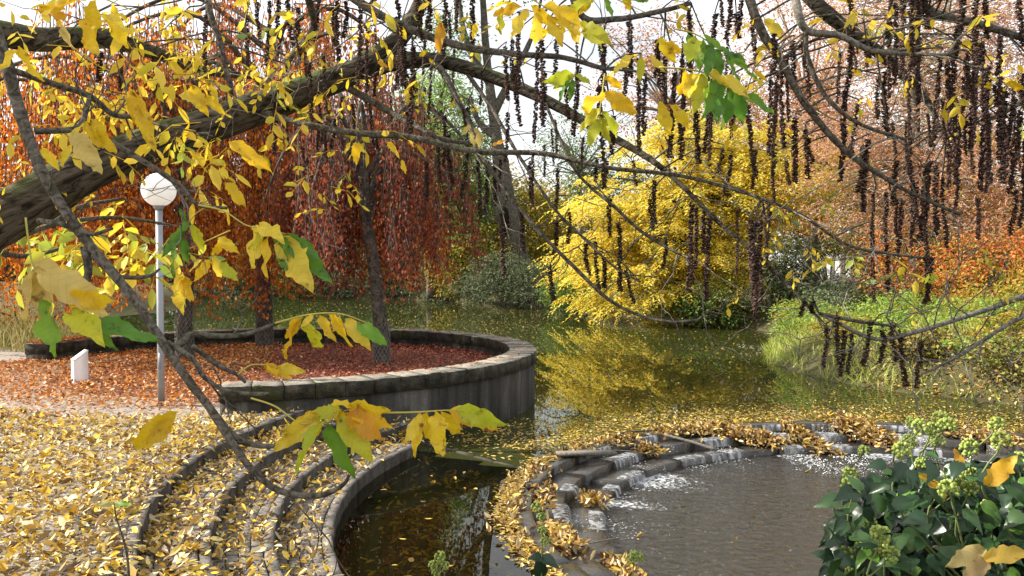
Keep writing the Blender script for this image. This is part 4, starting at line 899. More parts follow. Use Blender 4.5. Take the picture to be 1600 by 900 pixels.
# ------------------------------------------------------------------ grass, reeds and herbs on the banks
def blades(mb, P, h, lean=.35, w=.012):
    n = len(P); z = ground_z(P[:, :2]); C = np.c_[P[:, :2], z - .02]; A = np.c_[rng.normal(size=(n, 2)) * lean, np.ones(n)]
    t = (np.array([(0, .5, 0), (0, -.5, 0), (.55, .4, .0), (.55, -.4, .0), (1, 0, -.28)]), np.array([(0, 1, 3), (0, 3, 2), (2, 3, 4)]))
    leaves(mb, C, A, rnd(n) * (1, 1, .1), h, np.broadcast_to(w, (n,)) * rng.uniform(.7, 1.4, n), t)
mb = MB(); P = np.c_[rng.uniform(7, 17, 46000), rng.uniform(17, 33, 46000)]; d = sdist(P); cl = hnoise(P, .9, 51)
k = (d > -.05) & (rng.uniform(size=len(P)) < np.clip(.62 + .55 * cl, .08, 1) * np.where((P[:, 1] < 20.5) & (P[:, 0] > 10.5), .12, 1)); P = P[k]
blades(mb, P, rng.uniform(.12, .40, len(P)) * (1 + .6 * hnoise(P, 1.4, 52)), .5, .024)
tag(mb.build('bank_grass', M['grass']), 'tall bright grass on the right bank of the pond', 'grass', kind='stuff')
mb = MB(); P = np.c_[rng.uniform(-22, -10.3, 9000), rng.uniform(19.5, 27, 9000)]; d = sdist(P); k = (d > .0) & (np.linalg.norm(P - RC, axis=1) > RR + .1) & (P[:, 1] > 20.6 - .25 * (P[:, 0] + 10.5)); P = P[k]
blades(mb, P, rng.uniform(.3, 1.0, len(P)), .3, .02)
tag(mb.build('left_reeds', M['reed']), 'dry yellow green reeds behind the left end of the curved wall', 'reeds', kind='stuff')
tree('shrub', 'orange yellow shrub among the reeds at the left edge', 'shrub', (-13.2, 23.6, 0), None, .03, [((-13.2, 23.8, .9), (2.0, 1.2, 1.0))], 'orange', 'darktrunk', 90, 24, .1, .06, .3, 14)
hb = [(9.2, 27.5, .5), (9.0, 25, .45), (10.5, 24, .55), (8.6, 22.4, .4), (11.6, 22, .5), (9.4, 20.6, .4), (11.2, 19.5, .45), (10.1, 18.4, .38), (12.4, 18.2, .45), (13.2, 20.4, .5), (11.2, 17.0, .4), (9.6, 30, .7), (12.6, 16.4, .42)]
HL = ['green herb clump on the bank corner nearest the yellow tree', 'yellow green herb clump in the grass at the left bank tip', 'herb clump in the middle of the tall grass', 'low herb clump at the water edge of the left bank tip', 'herb clump behind the hanging pale branch', 'herb clump right at the bank edge below the short seed strings',
      'yellow green herb clump amid brown litter on the bank', 'herb clump at the bank edge beside the brown litter', 'leafy herb clump at the right margin above the water', 'yellowish herb clump high on the bank by the right margin', 'herb clump drooping over the water at the bank foot', 'tall herb clump at the back of the bank near the dark hedge', 'yellow green herb clump lowest on the bank at the right margin']
for k, (x, y, h) in enumerate(hb):
    z = gz(x, y); nm = ['farthest', 'second farthest', 'third', 'fourth', 'fifth', 'sixth'][min(k, 5)]
    tree('herb_clump', HL[k], 'plant', (x, y, z), None, .012, [((x, y, z + h * .7), (.9, .7, h * .9))], 'herb' if k % 3 else 'yellowgreen', 'darktrunk', 34, 22, .10, .055, .14, 10, 'herb clumps on the right bank')
mb = MB(); P = np.c_[rng.uniform(8, 16, 16000), rng.uniform(15, 24, 16000)]; d = sdist(P); k = (d > -.12) & (rng.uniform(size=len(P)) < np.where((P[:, 1] < 20.5) | (d < .6), .95, .3)); P = P[k]
scatter(mb, P, ground_z(P), rng.uniform(.06, .12, len(P)), .5, .04)
tag(mb.build('bank_leaf_litter', M['heap']), 'brown and yellow fallen leaves on the right bank', 'leaf litter', kind='stuff')
for (x, y, w, h, mt, lb) in [(10.4, 17.8, 1.0, .55, 'bramble', 'low bramble thicket on the bank face at its left'), (11.8, 17.3, 1.1, .6, 'bramble', 'low bramble thicket in the middle of the bank face'), (13.2, 17.0, 1.1, .6, 'bramble', 'low bramble thicket on the bank face by the right margin'), (9.3, 19.4, .8, .4, 'bramble', 'low bramble tangle above the twiggy water edge'),
                         (8.9, 26.2, 1.0, .7, 'herb', 'pale green nettle clump at the left tip of the bank'), (10.2, 27.6, 1.1, .8, 'greygreen', 'grey green tall weeds behind the bank tip'), (11.6, 25.6, 1.1, .7, 'herb', 'nettle clump behind the tall grass'), (13.2, 24, 1.0, .8, 'yellowgreen', 'yellowing weed clump right of the nettles'), (12.0, 21.0, .9, .6, 'herb', 'fresh green weed clump on the bank crown'), (9.8, 23.0, .8, .5, 'herb', 'fresh green weed clump over the water near the bank tip'), (11.0, 31, 1.3, .9, 'greygreen', 'grey green weeds in front of the low dark hedge')]:
    z = gz(x, y)
    tree('weed_clump', lb, 'plant', (x, y, z), None, .012, [((x, y, z + h * .5), (w, w * .7, h * .8))], mt, 'palebranch', 70, 20, .11, .055, .16, 22, 'weeds on the right bank')
mb = MB()

#@@FORE
# ------------------------------------------------------------------ the overhanging wingnut tree
TB = np.array((-4.7, 4.7, 0.0))
wing = thing('overhanging_tree', 'mossy wingnut tree reaching in from the left with hanging seed strings and yellow leaves', 'tree', TB)
def path(pts, m=6): return smoothpath([at(*p) for p in pts], m)
mb = MB(); P = smoothpath([(-4.7, 4.7, -.15), (-4.65, 4.7, .5), (-4.6, 4.72, 1.3), (-4.75, 4.7, 2.4), (-4.6, 4.6, 3.8), (-4.2, 4.5, 5.4)], 6); addtube(mb, P, np.linspace(.42, .2, len(P)), 18, .03); mb.build('trunk', M['stembark'], wing, True)
lf = MB(); crown(lf, [((-5.0, 3.2, 5.9), (2.2, 1.9, 1.6)), ((-5.6, 1.6, 5.2), (1.8, 1.6, 1.4))], 130, 12, .10, .05, .3, kind='pinnate', nl=9, L=.35); lf.build('crown', M['yellowtree'], wing)  # unseen upper crown, added out of view to shade the ivy
def limb(name, pts, px0, px1, mat, n=12, rough=.035, m=6):
    P = path(pts, m) if not isinstance(pts, np.ndarray) else smoothpath(pts, m)
    d = P[:, 1]; px = np.interp(np.linspace(0, 1, len(P)), np.linspace(0, 1, len(px0)) if isinstance(px0, (list, tuple)) else [0, 1], px0 if isinstance(px0, (list, tuple)) else [px0, px1])
    mb = MB(); addtube(mb, P, px * d / F / 2, n, rough); mb.build(name, M[mat], wing, True)
    return P
PATHS = []
PATHS.append(limb('limb', [(-560, 560, 4.75), (-330, 495, 4.9), (-120, 405, 5), (0, 342, 5), (150, 261, 5.05), (300, 205, 5.1), (430, 160, 5.2), (540, 118, 5.3), (600, 92, 5.35)], [130, 112, 95, 82, 62, 57, 50, 39, 31], 0, 'bark', 16, .03, 8))
PATHS.append(limb('limb', [(560, 108, 5.32), (612, 72, 5.35), (650, 20, 5.4), (680, -60, 5.5), (700, -160, 5.6)], [40, 30, 24, 20, 16], 0, 'bark', 12))
PATHS.append(limb('limb', [(570, 105, 5.34), (640, 94, 5.35), (700, 98, 5.35), (780, 124, 5.3), (860, 160, 5.2), (940, 205, 5.1), (1010, 245, 5), (1060, 285, 4.9), (1120, 345, 4.8), (1180, 395, 4.7), (1245, 460, 4.6), (1300, 520, 4.5)], [34, 26, 22, 20, 17, 13, 10, 8, 7, 6, 5, 4], 0, 'bark', 10))
PATHS.append(limb('limb', [(-560, -60, 4.7), (-250, 10, 4.9), (-60, 40, 5.2), (60, 62, 5.4), (150, 58, 5.6), (240, 82, 5.8), (320, 110, 6), (400, 120, 6.2)], [80, 58, 44, 38, 32, 20, 14, 9], 0, 'bark', 12))
R1 = limb('limb', np.array([(-4.4, 4.6, 4.4), (-2.5, 4.5, 4.75), (0, 4.4, 4.6), (2, 4.5, 4.55), (4, 4.6, 4.3), (5.2, 4.7, 4.0)]), [90, 70, 56, 44, 34, 22], 0, 'bark', 10)
BR = {
 'A': ([(-420, -330, 4.0), (-160, -170, 3.2), (-40, -20, 2.7), (0, 70, 2.6), (28, 165, 2.6), (62, 262, 2.55), (110, 342, 2.5), (150, 395, 2.5), (210, 468, 2.45), (270, 560, 2.4), (330, 640, 2.4), (375, 688, 2.4), (440, 696, 2.4), (500, 670, 2.4), (520, 664, 2.4)], [44, 24, 20, 19, 18, 17, 16, 15, 14, 13, 11, 8, 7, 5], 'branch'),
 'A2': ([(325, 634, 2.4), (355, 680, 2.38), (395, 735, 2.35), (440, 768, 2.33), (500, 774, 2.3), (535, 758, 2.3), (546, 742, 2.3)], [13, 12, 10, 8, 5], 'branch'),
 'A3': ([(262, 545, 2.42), (285, 535, 2.5), (300, 522, 2.55), (340, 525, 2.6), (385, 522, 2.65), (440, 502, 2.7)], [11, 11, 10, 8, 6], 'branch'),
 'A4': ([(262, 535, 2.42), (300, 560, 2.4), (320, 590, 2.4), (360, 612, 2.4), (420, 616, 2.4)], [9, 8, 7, 6], 'branch'),
 'A5': ([(300, 540, 2.45), (340, 570, 2.45), (370, 585, 2.45), (384, 598, 2.45)], [8, 7, 5], 'branch'),
 'A6': ([(132, 385, 2.5), (138, 420, 2.5), (132, 450, 2.5)], [14, 12, 9], 'branch'),
 'A7': ([(60, 345, 2.55), (95, 350, 2.5), (140, 366, 2.5), (175, 357, 2.45)], [9, 8, 5], 'branch'),
 'A8': ([(145, 400, 2.5), (180, 430, 2.5), (230, 432, 2.5), (250, 420, 2.5)], [9, 7, 4], 'branch'),
 'A9': ([(175, 222, 2.7), (240, 262, 2.7), (280, 290, 2.7), (310, 320, 2.7), (355, 325, 2.7)], [9, 8, 7, 5], 'branch'),
 'A10': ([(55, 205, 2.6), (120, 200, 2.7), (135, 170, 2.75), (140, 150, 2.8)], [10, 9, 6], 'branch'),
 'A11': ([(20, 110, 2.6), (80, 130, 2.8), (140, 150, 3), (180, 180, 3.1), (230, 180, 3.2)], [10, 10, 9, 7], 'branch'),
 'G': ([(420, -230, 4.4), (500, -60, 4.2), (560, 2, 4), (640, 45, 4), (720, 72, 4), (800, 84, 4), (880, 90, 4), (945, 108, 4)], [22, 16, 14, 13, 11, 9, 7], 'branch'),
 'H': ([(400, 172, 5.15), (480, 195, 5), (560, 208, 4.9), (640, 214, 4.9), (740, 236, 4.8), (850, 240, 4.8), (950, 262, 4.7), (1060, 274, 4.7), (1160, 300, 4.6), (1250, 335, 4.5), (1330, 385, 4.5), (1440, 403, 4.5)], [11, 11, 10, 8, 6, 5, 4], 'branch'),
 'K': ([(540, 135, 5.3), (613, 177, 5.2), (653, 200, 5.1), (693, 217, 5), (740, 225, 5)], [12, 10, 8, 6], 'branch'),
 'J1': ([(672, 98, 5.35), (690, 110, 5.3), (717, 160, 5.2), (735, 195, 5.2), (745, 235, 5.1)], [12, 10, 8, 5], 'branch'),
 'J2': ([(725, 108, 5.35), (767, 167, 5.2), (793, 213, 5.1), (817, 253, 5), (867, 327, 4.9), (910, 370, 4.9), (960, 417, 4.8), (1000, 440, 4.8)], [7, 6, 5, 4, 3], 'branch'),
 'I1': ([(745, 235, 5.1), (800, 310, 5), (850, 370, 4.9), (900, 420, 4.9), (950, 467, 4.8), (1000, 493, 4.8), (1050, 503, 4.7), (1090, 500, 4.7)], [6, 6, 6, 5, 4], 'branch'),
 'I2': ([(850, 156, 5.2), (890, 250, 5), (917, 287, 5), (960, 323, 4.9), (1000, 360, 4.9), (1053, 393, 4.8), (1080, 402, 4.8)], [5, 5, 5, 3], 'branch'),
 'B': ([(1120, -270, 4.5), (1150, -100, 4.3), (1172, 0, 4.2), (1192, 52, 4.2), (1218, 92, 4.2), (1250, 150, 4.2), (1290, 203, 4.2), (1330, 243, 4.2), (1375, 273, 4.2), (1420, 300, 4.2), (1500, 335, 4.2)], [20, 16, 13, 11, 9, 7, 5], 'branch'),
 'C': ([(1200, -270, 4.4), (1235, -80, 3.8), (1245, 10, 3.6), (1262, 48, 3.6), (1310, 55, 3.6), (1360, 78, 3.6), (1420, 84, 3.6), (1480, 85, 3.6)], [20, 14, 12, 10, 7, 5], 'palebranch'),
 'C2': ([(1258, 42, 3.6), (1262, 90, 3.6), (1290, 150, 3.6), (1340, 192, 3.6), (1415, 218, 3.6)], [8, 8, 6, 5], 'branch'),
 'D': ([(1150, -280, 4.6), (1230, -60, 5), (1275, 5, 5), (1330, 50, 5), (1375, 84, 5), (1415, 120, 5), (1450, 160, 5), (1470, 205, 5)], [34, 24, 22, 18, 12, 7], 'bark'),
 'D2': ([(1330, -250, 4.7), (1400, -60, 4.8), (1450, 15, 4.8), (1520, 35, 4.8), (1600, 60, 4.8), (1720, 110, 4.8)], [20, 16, 13, 11, 8], 'branch'),
 'E': ([(1974, -180, 4.6), (1900, 190, 4.5), (1750, 390, 4.4), (1600, 462, 4.4), (1500, 497, 4.4), (1440, 516, 4.3), (1370, 530, 4.3), (1310, 505, 4.3), (1280, 490, 4.3)], [20, 15, 11, 9, 8, 7, 6, 4], 'palebranch'),
 'Fb': ([(1900, 200, 4.5), (1760, 380, 4.3), (1640, 470, 4.2), (1570, 510, 4.2), (1500, 555, 4.2), (1440, 585, 4.2)], [10, 8, 7, 6, 3], 'palebranch'),
 'N': ([(860, -250, 4.5), (880, -90, 4.4), (905, 20, 4.3), (960, 30, 4.3), (1030, 18, 4.3), (1080, 5, 4.3)], [16, 12, 9, 7], 'branch'),
 'L': ([(1280, 490, 4.3), (1340, 502, 4.3), (1400, 510, 4.3)], [6, 6, 4], 'branch'),
 'Q': ([(1700, 20, 4.8), (1640, 120, 4.6), (1560, 180, 4.5), (1480, 200, 4.5)], [14, 10, 8, 6], 'branch'),
 'S': ([(350, -250, 4.5), (330, -100, 3.6), (325, 0, 3.4), (345, 70, 3.4), (362, 150, 3.4)], [16, 12, 10, 7], 'branch'),
 'U': ([(470, -40, 4.2), (490, 40, 4.6), (460, 80, 4.8), (445, 110, 5)], [12, 11, 9, 7], 'branch'),
}
for k, (pts, px, mat) in BR.items(): PATHS.append(limb('branch', pts, px, 0, mat, 8, .05))
# fine side twigs; their tips carry leaves and seed strings
TIPS = []
def twig(mb, s, d, ln, r, lev=0, sag=.0):
    n = 6; P = [np.array(s)]; d = nz(d)
    for k in range(n): d = nz(d + rng.normal(size=3) * .28 + np.array((0, 0, sag))); P.append(P[-1] + d * ln / n)
    P = np.array(P); addtube(mb, P, np.linspace(r, r * .35, n + 1), 5, .06, False); TIPS.append(P[-1]); TIPS.append(P[3])
    if lev < 1:
        for k in range(rng.integers(1, 4)): twig(mb, P[rng.integers(2, n)], d + rng.normal(size=3) * .8, ln * .5, r * .6, lev + 1, sag)
for i, P in enumerate(PATHS):
    vis = np.where(P[:, 2] < HC + .34 * P[:, 1])[0]
    if i == 0: cnt = 26
    else: cnt = int(3 + 1.6 * np.linalg.norm(np.diff(P[vis], axis=0), axis=1).sum() * 2.4)
    mb = MB()
    for k in range(cnt):
        q = rng.choice(vis[1:]); t = P[min(q + 1, len(P) - 1)] - P[q - 1]
        near = P[q, 1] < 3
        dirn = nz(t) * .5 + rng.normal(size=3) * (.8, .4, .7)
        if near and P[q, 2] < 2.3: 
            if rng.uniform() < .6: continue
        twig(mb, P[q], dirn, rng.uniform(.15, .35) if near else rng.uniform(.25, .8), .003 if near else .0042)
    if mb.n: tag(mb.build('twigs', M['branch'] if (i % 3 and P[-1, 0] < 1.8) else M['palebranch'], wing), kind='stuff')
TIPS = np.array(TIPS)

# seed strings
def string_mesh(seed, n=60, ln=.42):
    g = np.random.default_rng(seed); mb = MB(); wob = np.cumsum(np.cumsum(g.normal(size=(n, 2)) * .00005, 0) + g.normal(size=(n, 2)) * .0008, 0); zz = -np.linspace(0, ln, n)
    addtube(mb, np.c_[wob, zz], .0016, 4, caps=False)
    C = []; A = []
    for k in range(2, n):
        for q in range(4):
            a = g.uniform(0, 6.28); C.append((*wob[k], zz[k] + g.normal() * .003)); A.append((math.cos(a), math.sin(a), g.normal() * .25))
    C, A = np.array(C), np.array(A); m_ = len(C); w = g.uniform(.6, 1.25, m_) * .0175
    t = (np.array([(0, 0, 0), (.55, .6, .12), (1.0, 0, .06), (.55, -.6, .12), (.5, 0, -.34), (.5, 0, .36)]), np.array([(0, 1, 5), (1, 2, 5), (2, 3, 5), (3, 0, 5), (1, 0, 4), (2, 1, 4), (3, 2, 4), (0, 3, 4)]))
    leaves(mb, C, A, np.tile((0, 0, 1.), (m_, 1)) + g.normal(size=(m_, 3)) * .2, w, w * .75, t)
    return mb.mesh('seed_string', M['nut'])
SM = [string_mesh(60 + k, 52 + 3 * k, .42) for k in range(6)]
def seed_string(p, ln, sw=1.0):
    o = put('seed_string', SM[rng.integers(6)], wing); o.location = p; o.scale = (sw, sw, ln / .42); o.rotation_euler = (rng.normal() * .03, rng.normal() * .03, rng.uniform(0, 6.28))
EXP = [(525, -10, 92, 4.2), (520, 10, 70, 4.6), (622, -20, 132, 4.0), (645, 68, 205, 4.0), (630, 60, 140, 4.1), (655, -30, 62, 3.9), (697, -20, 85, 4.2), (740, -15, 72, 4.3), (672, -20, 45, 4.4), (845, 58, 182, 4.6), (801, 60, 128, 4.4), (808, 100, 195, 5.0), (790, 70, 155, 5), (870, 60, 120, 4.6),
       (906, 100, 212, 4.3), (935, 130, 280, 4.2), (943, 60, 150, 4.4), (958, 180, 240, 4.2), (1000, 88, 232, 4.0), (1008, 120, 210, 4.1), (1054, 110, 245, 4.2), (1062, 180, 250, 4.1), (1088, 170, 255, 4.3), (1107, 180, 240, 4.2), (1038, 60, 160, 4.4), (1078, 20, 110, 4.4), (985, 20, 120, 4.5),
       (1080, 315, 455, 4.7), (1088, 322, 420, 4.8), (1109, 338, 470, 4.7), (1098, 328, 395, 4.9), (1172, 340, 440, 4.5), (1180, 345, 485, 4.5), (1188, 340, 470, 4.6), (1176, 360, 480, 4.5), (1184, 390, 500, 4.5),
       (1320, 140, 280, 4.3), (1340, 160, 245, 4.5), (1352, 60, 90, 4.2), (1330, 60, 140, 4.2), (1356, 215, 330, 4.4), (1349, 230, 300, 4.4), (1385, 110, 215, 4.2), (1372, 120, 185, 4.4), (1419, 240, 350, 4.5), (1400, 250, 320, 4.5), (1432, 290, 385, 4.5), (1448, 255, 375, 4.5), (1462, 255, 365, 4.6), (1473, 275, 385, 4.6), (1390, 30, 150, 4.1), (1400, 0, 130, 4.2), (1411, -10, 120, 4.0), (1425, -20, 100, 4.1), (1435, -10, 160, 4.2), (1447, -20, 45, 4.2), (1330, -20, 60, 4.2), (1385, 300, 380, 4.6), (1408, 310, 400, 4.6), (1362, 350, 470, 4.8), (1385, 380, 455, 4.8), (1447, 400, 470, 4.5), (1456, 400, 475, 4.5),
       (1470, 80, 225, 4.0), (1480, 90, 290, 4.0), (1488, 150, 285, 4.1), (1495, 40, 170, 4.0), (1507, -10, 90, 4.1), (1512, 80, 270, 4.0), (1520, 130, 230, 4.1), (1533, 60, 280, 3.9), (1540, 120, 295, 4.0), (1547, 100, 260, 4.0), (1556, 130, 285, 3.9), (1562, 50, 270, 4.0), (1572, 140, 245, 4.0), (1585, 150, 280, 4.1), (1595, 170, 300, 4.0), (1602, 200, 330, 4.0), (1592, -10, 70, 4.0), (1540, -20, 60, 4.2), (1525, -20, 110, 4.2),
       (1291, 510, 575, 4.3), (1307, 492, 570, 4.3), (1321, 515, 588, 4.3), (1331, 520, 585, 4.3), (1361, 500, 572, 4.3), (1378, 515, 568, 4.3), (1394, 505, 566, 4.3), (1406, 520, 604, 4.3), (1440, 530, 606, 4.3), (1270, 470, 490, 4.3), (1257, 470, 495, 4.3),
       (1228, 250, 290, 4.6), (1244, 180, 285, 4.3), (1240, 60, 140, 4.3), (1258, 200, 278, 4.4), (1263, 215, 255, 4.4), (1220, 90, 230, 4.6), (1204, 100, 240, 4.8), (1212, 130, 270, 4.9), (1150, 20, 60, 4.6), (1160, -20, 56, 4.6), (1172, -20, 100, 4.5), (1140, -10, 60, 4.7), (1128, -20, 40, 4.7), (1118, 20, 75, 4.8),
       (872, 260, 330, 5), (889, 330, 380, 5), (870, 345, 395, 5), (930, 375, 455, 5), (917, 380, 430, 5), (944, 400, 450, 5), (968, 345, 455, 5), (978, 420, 475, 5), (953, 310, 370, 5), (860, 415, 470, 5), (830, 250, 310, 5), (931, 250, 285, 5), (948, 250, 295, 5), (990, 250, 290, 5), (1015, 310, 360, 5), (1022, 280, 350, 5), (1039, 370, 420, 5), (1142, 240, 305, 5), (1130, 230, 270, 5), (700, 210, 290, 5.2), (747, 250, 340, 5.2), (762, 250, 335, 5.2), (772, 260, 320, 5.2), (785, 330, 430, 5.2), (728, 250, 310, 5.2), (815, 330, 395, 5),
       (435, -10, 60, 5), (452, -20, 70, 5), (420, 0, 100, 5.4), (386, -20, 100, 5.6), (398, -20, 60, 5.6), (322, 20, 110, 5), (240, 80, 150, 4.5), (158, 80, 130, 4.5), (190, 70, 140, 5), (430, 130, 240, 5.4), (465, 10, 90, 5), (540, 0, 60, 4.4), (500, -20, 60, 4.6)]
allP = np.vstack(PATHS)
stubs = MB(); ns = 0
for (x, y0, y1, d) in EXP:
    p = at(x, y0, d); seed_string(p, (y1 - y0) * d / F, rng.uniform(.85, 1.15)); ns += 1
    dd = np.linalg.norm(allP - p, axis=1) + np.where(allP[:, 2] < p[2] - .1, 5, 0); q = allP[dd.argmin()]
    L_ = np.linalg.norm(q - p)
    m_ = (p + q) / 2 + rng.normal(size=3) * .06 * L_ + (0, 0, .10 * L_)
    P = smoothpath([q, m_, p + (0, 0, .015), p], 4); addtube(stubs, P, np.linspace(.006, .0025, len(P)), 4, .05, False)
tag(stubs.build('twigs', M['branch'], wing), kind='stuff')
# more strings from the twig tips (upper right and centre)
TX = 800 + F * TIPS[:, 0] / TIPS[:, 1]; TY = HOR - F * (TIPS[:, 2] - HC) / TIPS[:, 1]
cand = np.where((TX > 430) & (TX < 1640) & (TY < np.where(TX > 1150, 330, 260)) & (TIPS[:, 1] > 3.3) & (TIPS[:, 1] < 6.5))[0]; rng.shuffle(cand)
for q in cand[:max(0, 290 - ns)]: seed_string(TIPS[q], rng.uniform(.10, .40), rng.uniform(.55, .95))

# leaflets and compound leaves
def leaflet_mesh(seed, L=1.0, W=.41):
    g = np.random.default_rng(seed); ns_, nc = 15, 5; s = np.linspace(0, 1, ns_); wv = np.sin(np.pi * np.clip(s, 0, 1) ** .82) ** .8; wv[0] = .03; wv[-1] = .0
    V = []; bend = g.uniform(-.55, .15); fold = g.uniform(.1, .45); tw = g.normal() * .45; ph = g.uniform(0, 6.28)
    for i in range(ns_):
        for j in range(nc):
            c = (j - 2) / 2; edge = abs(c) > .9
            w = W / 2 * wv[i] * c * (1 + (.13 * g.normal() if edge and 0 < i < ns_ - 1 else 0))
            z = abs(w) * fold * 2 * .5 + bend * s[i] ** 2 * .6 + .065 * math.sin(11 * s[i] + ph + 2.5 * c) * abs(c)
            a = tw * s[i]; V.append((w * math.cos(a) - z * math.sin(a) * .3, s[i] + (.02 * g.normal() if edge else 0), z + w * math.sin(a)))
    F4 = [(i * nc + j, i * nc + j + 1, (i + 1) * nc + j + 1, (i + 1) * nc + j) for i in range(ns_ - 1) for j in range(nc - 1)]
    return MB().add(V, np.array(F4)).mesh('leaflet', M['bigleaf'], True)
LM = [leaflet_mesh(80 + k) for k in range(8)]
YEL = [(.80, .56, .02), (.84, .62, .03), (.78, .50, .015), (.82, .64, .07)]; ORA = [(.66, .34, .02)]; PAL = [(.66, .52, .17)]; GRN = [(.15, .32, .025), (.22, .40, .03), (.11, .27, .035)]; MIX = [(.55, .55, .03), (.46, .52, .035)]
CK = {'y': YEL, 'o': ORA, 'p': PAL, 'g': GRN, 'm': MIX}
def place_leaflet(parent, p, axis, normal, L, col, name='leaflet'):
    A = Vector(axis).normalized(); N = Vector(normal); N = (N - A * N.dot(A)).normalized(); X = A.cross(N)
    o = put(name, LM[rng.integers(8)], parent); c = CK[col][rng.integers(len(CK[col]))]; v = rng.uniform(.88, 1.1)
    o.color = (c[0] * v, c[1] * v, c[2] * v, 1)
    m = Matrix((X, A, N)).transposed().to_4x4(); m.translation = Vector(p)
    o.matrix_basis = m @ Matrix.Diagonal((L * rng.uniform(.8, 1.1) * (.8 if col == 'g' and parent is not wing else 1), L, L, 1))
    return o
def one_leaf(x, y, x2, y2, d, col, dz=0.0, nrm=None):
    """single big leaflet from its base to its tip"""
    a, b = at(x, y, d), at(x2, y2, d + dz); ax = b - a
    n = np.array(nrm) if nrm else np.array((rng.normal() * .35, -1, .45 + rng.normal() * .3))
    place_leaflet(wing, a, ax, n, np.linalg.norm(ax), col, 'leaf')
def spray(base, tip, d, leaf, sag=0.0, stalk=None):
    """compound leaf: leaflets (x, y, tip x, tip y, colour) on one stalk"""
    mb = MB(); pts = [at(*q, d) for q in (stalk or [base, ((base[0] + tip[0]) / 2, (base[1] + tip[1]) / 2 - sag), tip])]; P = smoothpath(pts, 6)
    addtube(mb, P, np.linspace(.0028, .0012, len(P)), 6); r = mb.build('leaf_spray', M['rachis'], wing)
    for (x, y, x2, y2, c) in leaf:
        j = rng.normal() * .02; a, b = at(x, y, d), at(x2, y2, d + rng.normal() * .05 - .02); ax = b - a
        place_leaflet(r, a, ax, np.array((rng.normal() * .4, -1, .4 + rng.normal() * .35)), np.linalg.norm(ax), c)
    return r
# nearest leaves, as they hang in the picture
one_leaf(30, 72, 58, 128, 2.3, 'y'); one_leaf(28, 78, -14, 112, 2.3, 'y'); one_leaf(128, 60, 152, 84, 2.5, 'y')
spray((120, -20), (240, 30), 2.4, [(140, -5, 60, 18, 'y'), (150, 0, 140, 75, 'y'), (160, 20, 205, 58, 'y'), (100, 20, 88, 38, 'o'), (132, 25, 150, 85, 'y'), (165, 30, 208, 75, 'y'), (110, 0, 58, 20, 'y')])
one_leaf(95, 38, 116, 78, 2.5, 'p'); one_leaf(130, 192, 96, 260, 2.35, 'y'); one_leaf(132, 190, 160, 232, 2.35, 'y'); one_leaf(142, 186, 180, 240, 2.35, 'y'); one_leaf(115, 205, 160, 275, 2.3, 'p')
one_leaf(66, 232, 92, 262, 2.5, 'y'); one_leaf(300, 132, 322, 182, 2.6, 'y'); one_leaf(280, 148, 330, 165, 2.6, 'y'); one_leaf(322, 150, 350, 178, 2.6, 'y'); one_leaf(205, 140, 218, 200, 2.6, 'y'); one_leaf(215, 165, 238, 238, 2.6, 'y')
one_leaf(358, 222, 428, 262, 2.5, 'y', 0, (0, -1, .9)); one_leaf(352, 285, 385, 325, 2.5, 'y'); one_leaf(183, 60, 180, 8, 2.8, 'y')
spray((50, 410), (70, 560), 2.1, [(52, 412, 164, 478, 'p'), (52, 420, 40, 508, 'p'), (55, 425, 78, 470, 'y'), (68, 468, 96, 560, 'g'), (100, 470, 182, 470, 'y'), (60, 415, 70, 500, 'p')], stalk=[(40, 340), (45, 380), (52, 415), (75, 460), (115, 500), (135, 505)])
spray((120, 495), (250, 540), 2.1, [(138, 502, 246, 540, 'g'), (112, 488, 150, 510, 'm'), (140, 508, 185, 548, 'g')], stalk=[(110, 480), (125, 497), (140, 505)])
spray((300, 430), (520, 400), 2.3, [(412, 355, 380, 420, 'y'), (420, 365, 405, 430, 'y'), (418, 360, 388, 390, 'm'), (435, 362, 446, 422, 'g'), (448, 366, 514, 440, 'g'), (442, 372, 480, 448, 'y'), (452, 368, 500, 395, 'g'), (405, 352, 440, 368, 'y')], stalk=[(310, 320), (350, 330), (385, 352), (420, 358), (455, 368)])
spray((300, 330), (262, 430), 2.9, [(296, 345, 262, 380, 'g'), (288, 360, 252, 400, 'g'), (285, 368, 292, 412, 'g'), (275, 385, 265, 432, 'g'), (300, 350, 318, 392, 'm'), (290, 345, 280, 325, 'g')], stalk=[(330, 320), (305, 335), (285, 365), (272, 390)])
spray((285, 425), (290, 480), 3.1, [(285, 428, 268, 455, 'y'), (285, 430, 282, 462, 'y'), (288, 432, 300, 470, 'y'), (282, 445, 276, 475, 'y'), (288, 450, 298, 472, 'y')])
spray((360, 360), (270, 400), 3.3, [(350, 378, 330, 400, 'y'), (340, 372, 372, 392, 'y'), (330, 405, 300, 440, 'y'), (345, 410, 375, 440, 'm'), (315, 405, 296, 425, 'y'), (335, 400, 345, 435, 'y')])
spray((440, 505), (610, 520), 2.2, [(470, 495, 430, 555, 'y'), (482, 500, 500, 548, 'm'), (500, 492, 520, 535, 'y'), (520, 492, 550, 542, 'y'), (470, 500, 445, 530, 'y'), (540, 498, 580, 545, 'y'), (560, 505, 608, 545, 'g'), (515, 490, 540, 520, 'y'), (490, 490, 470, 512, 'y')], stalk=[(430, 505), (480, 492), (530, 490), (575, 505)])
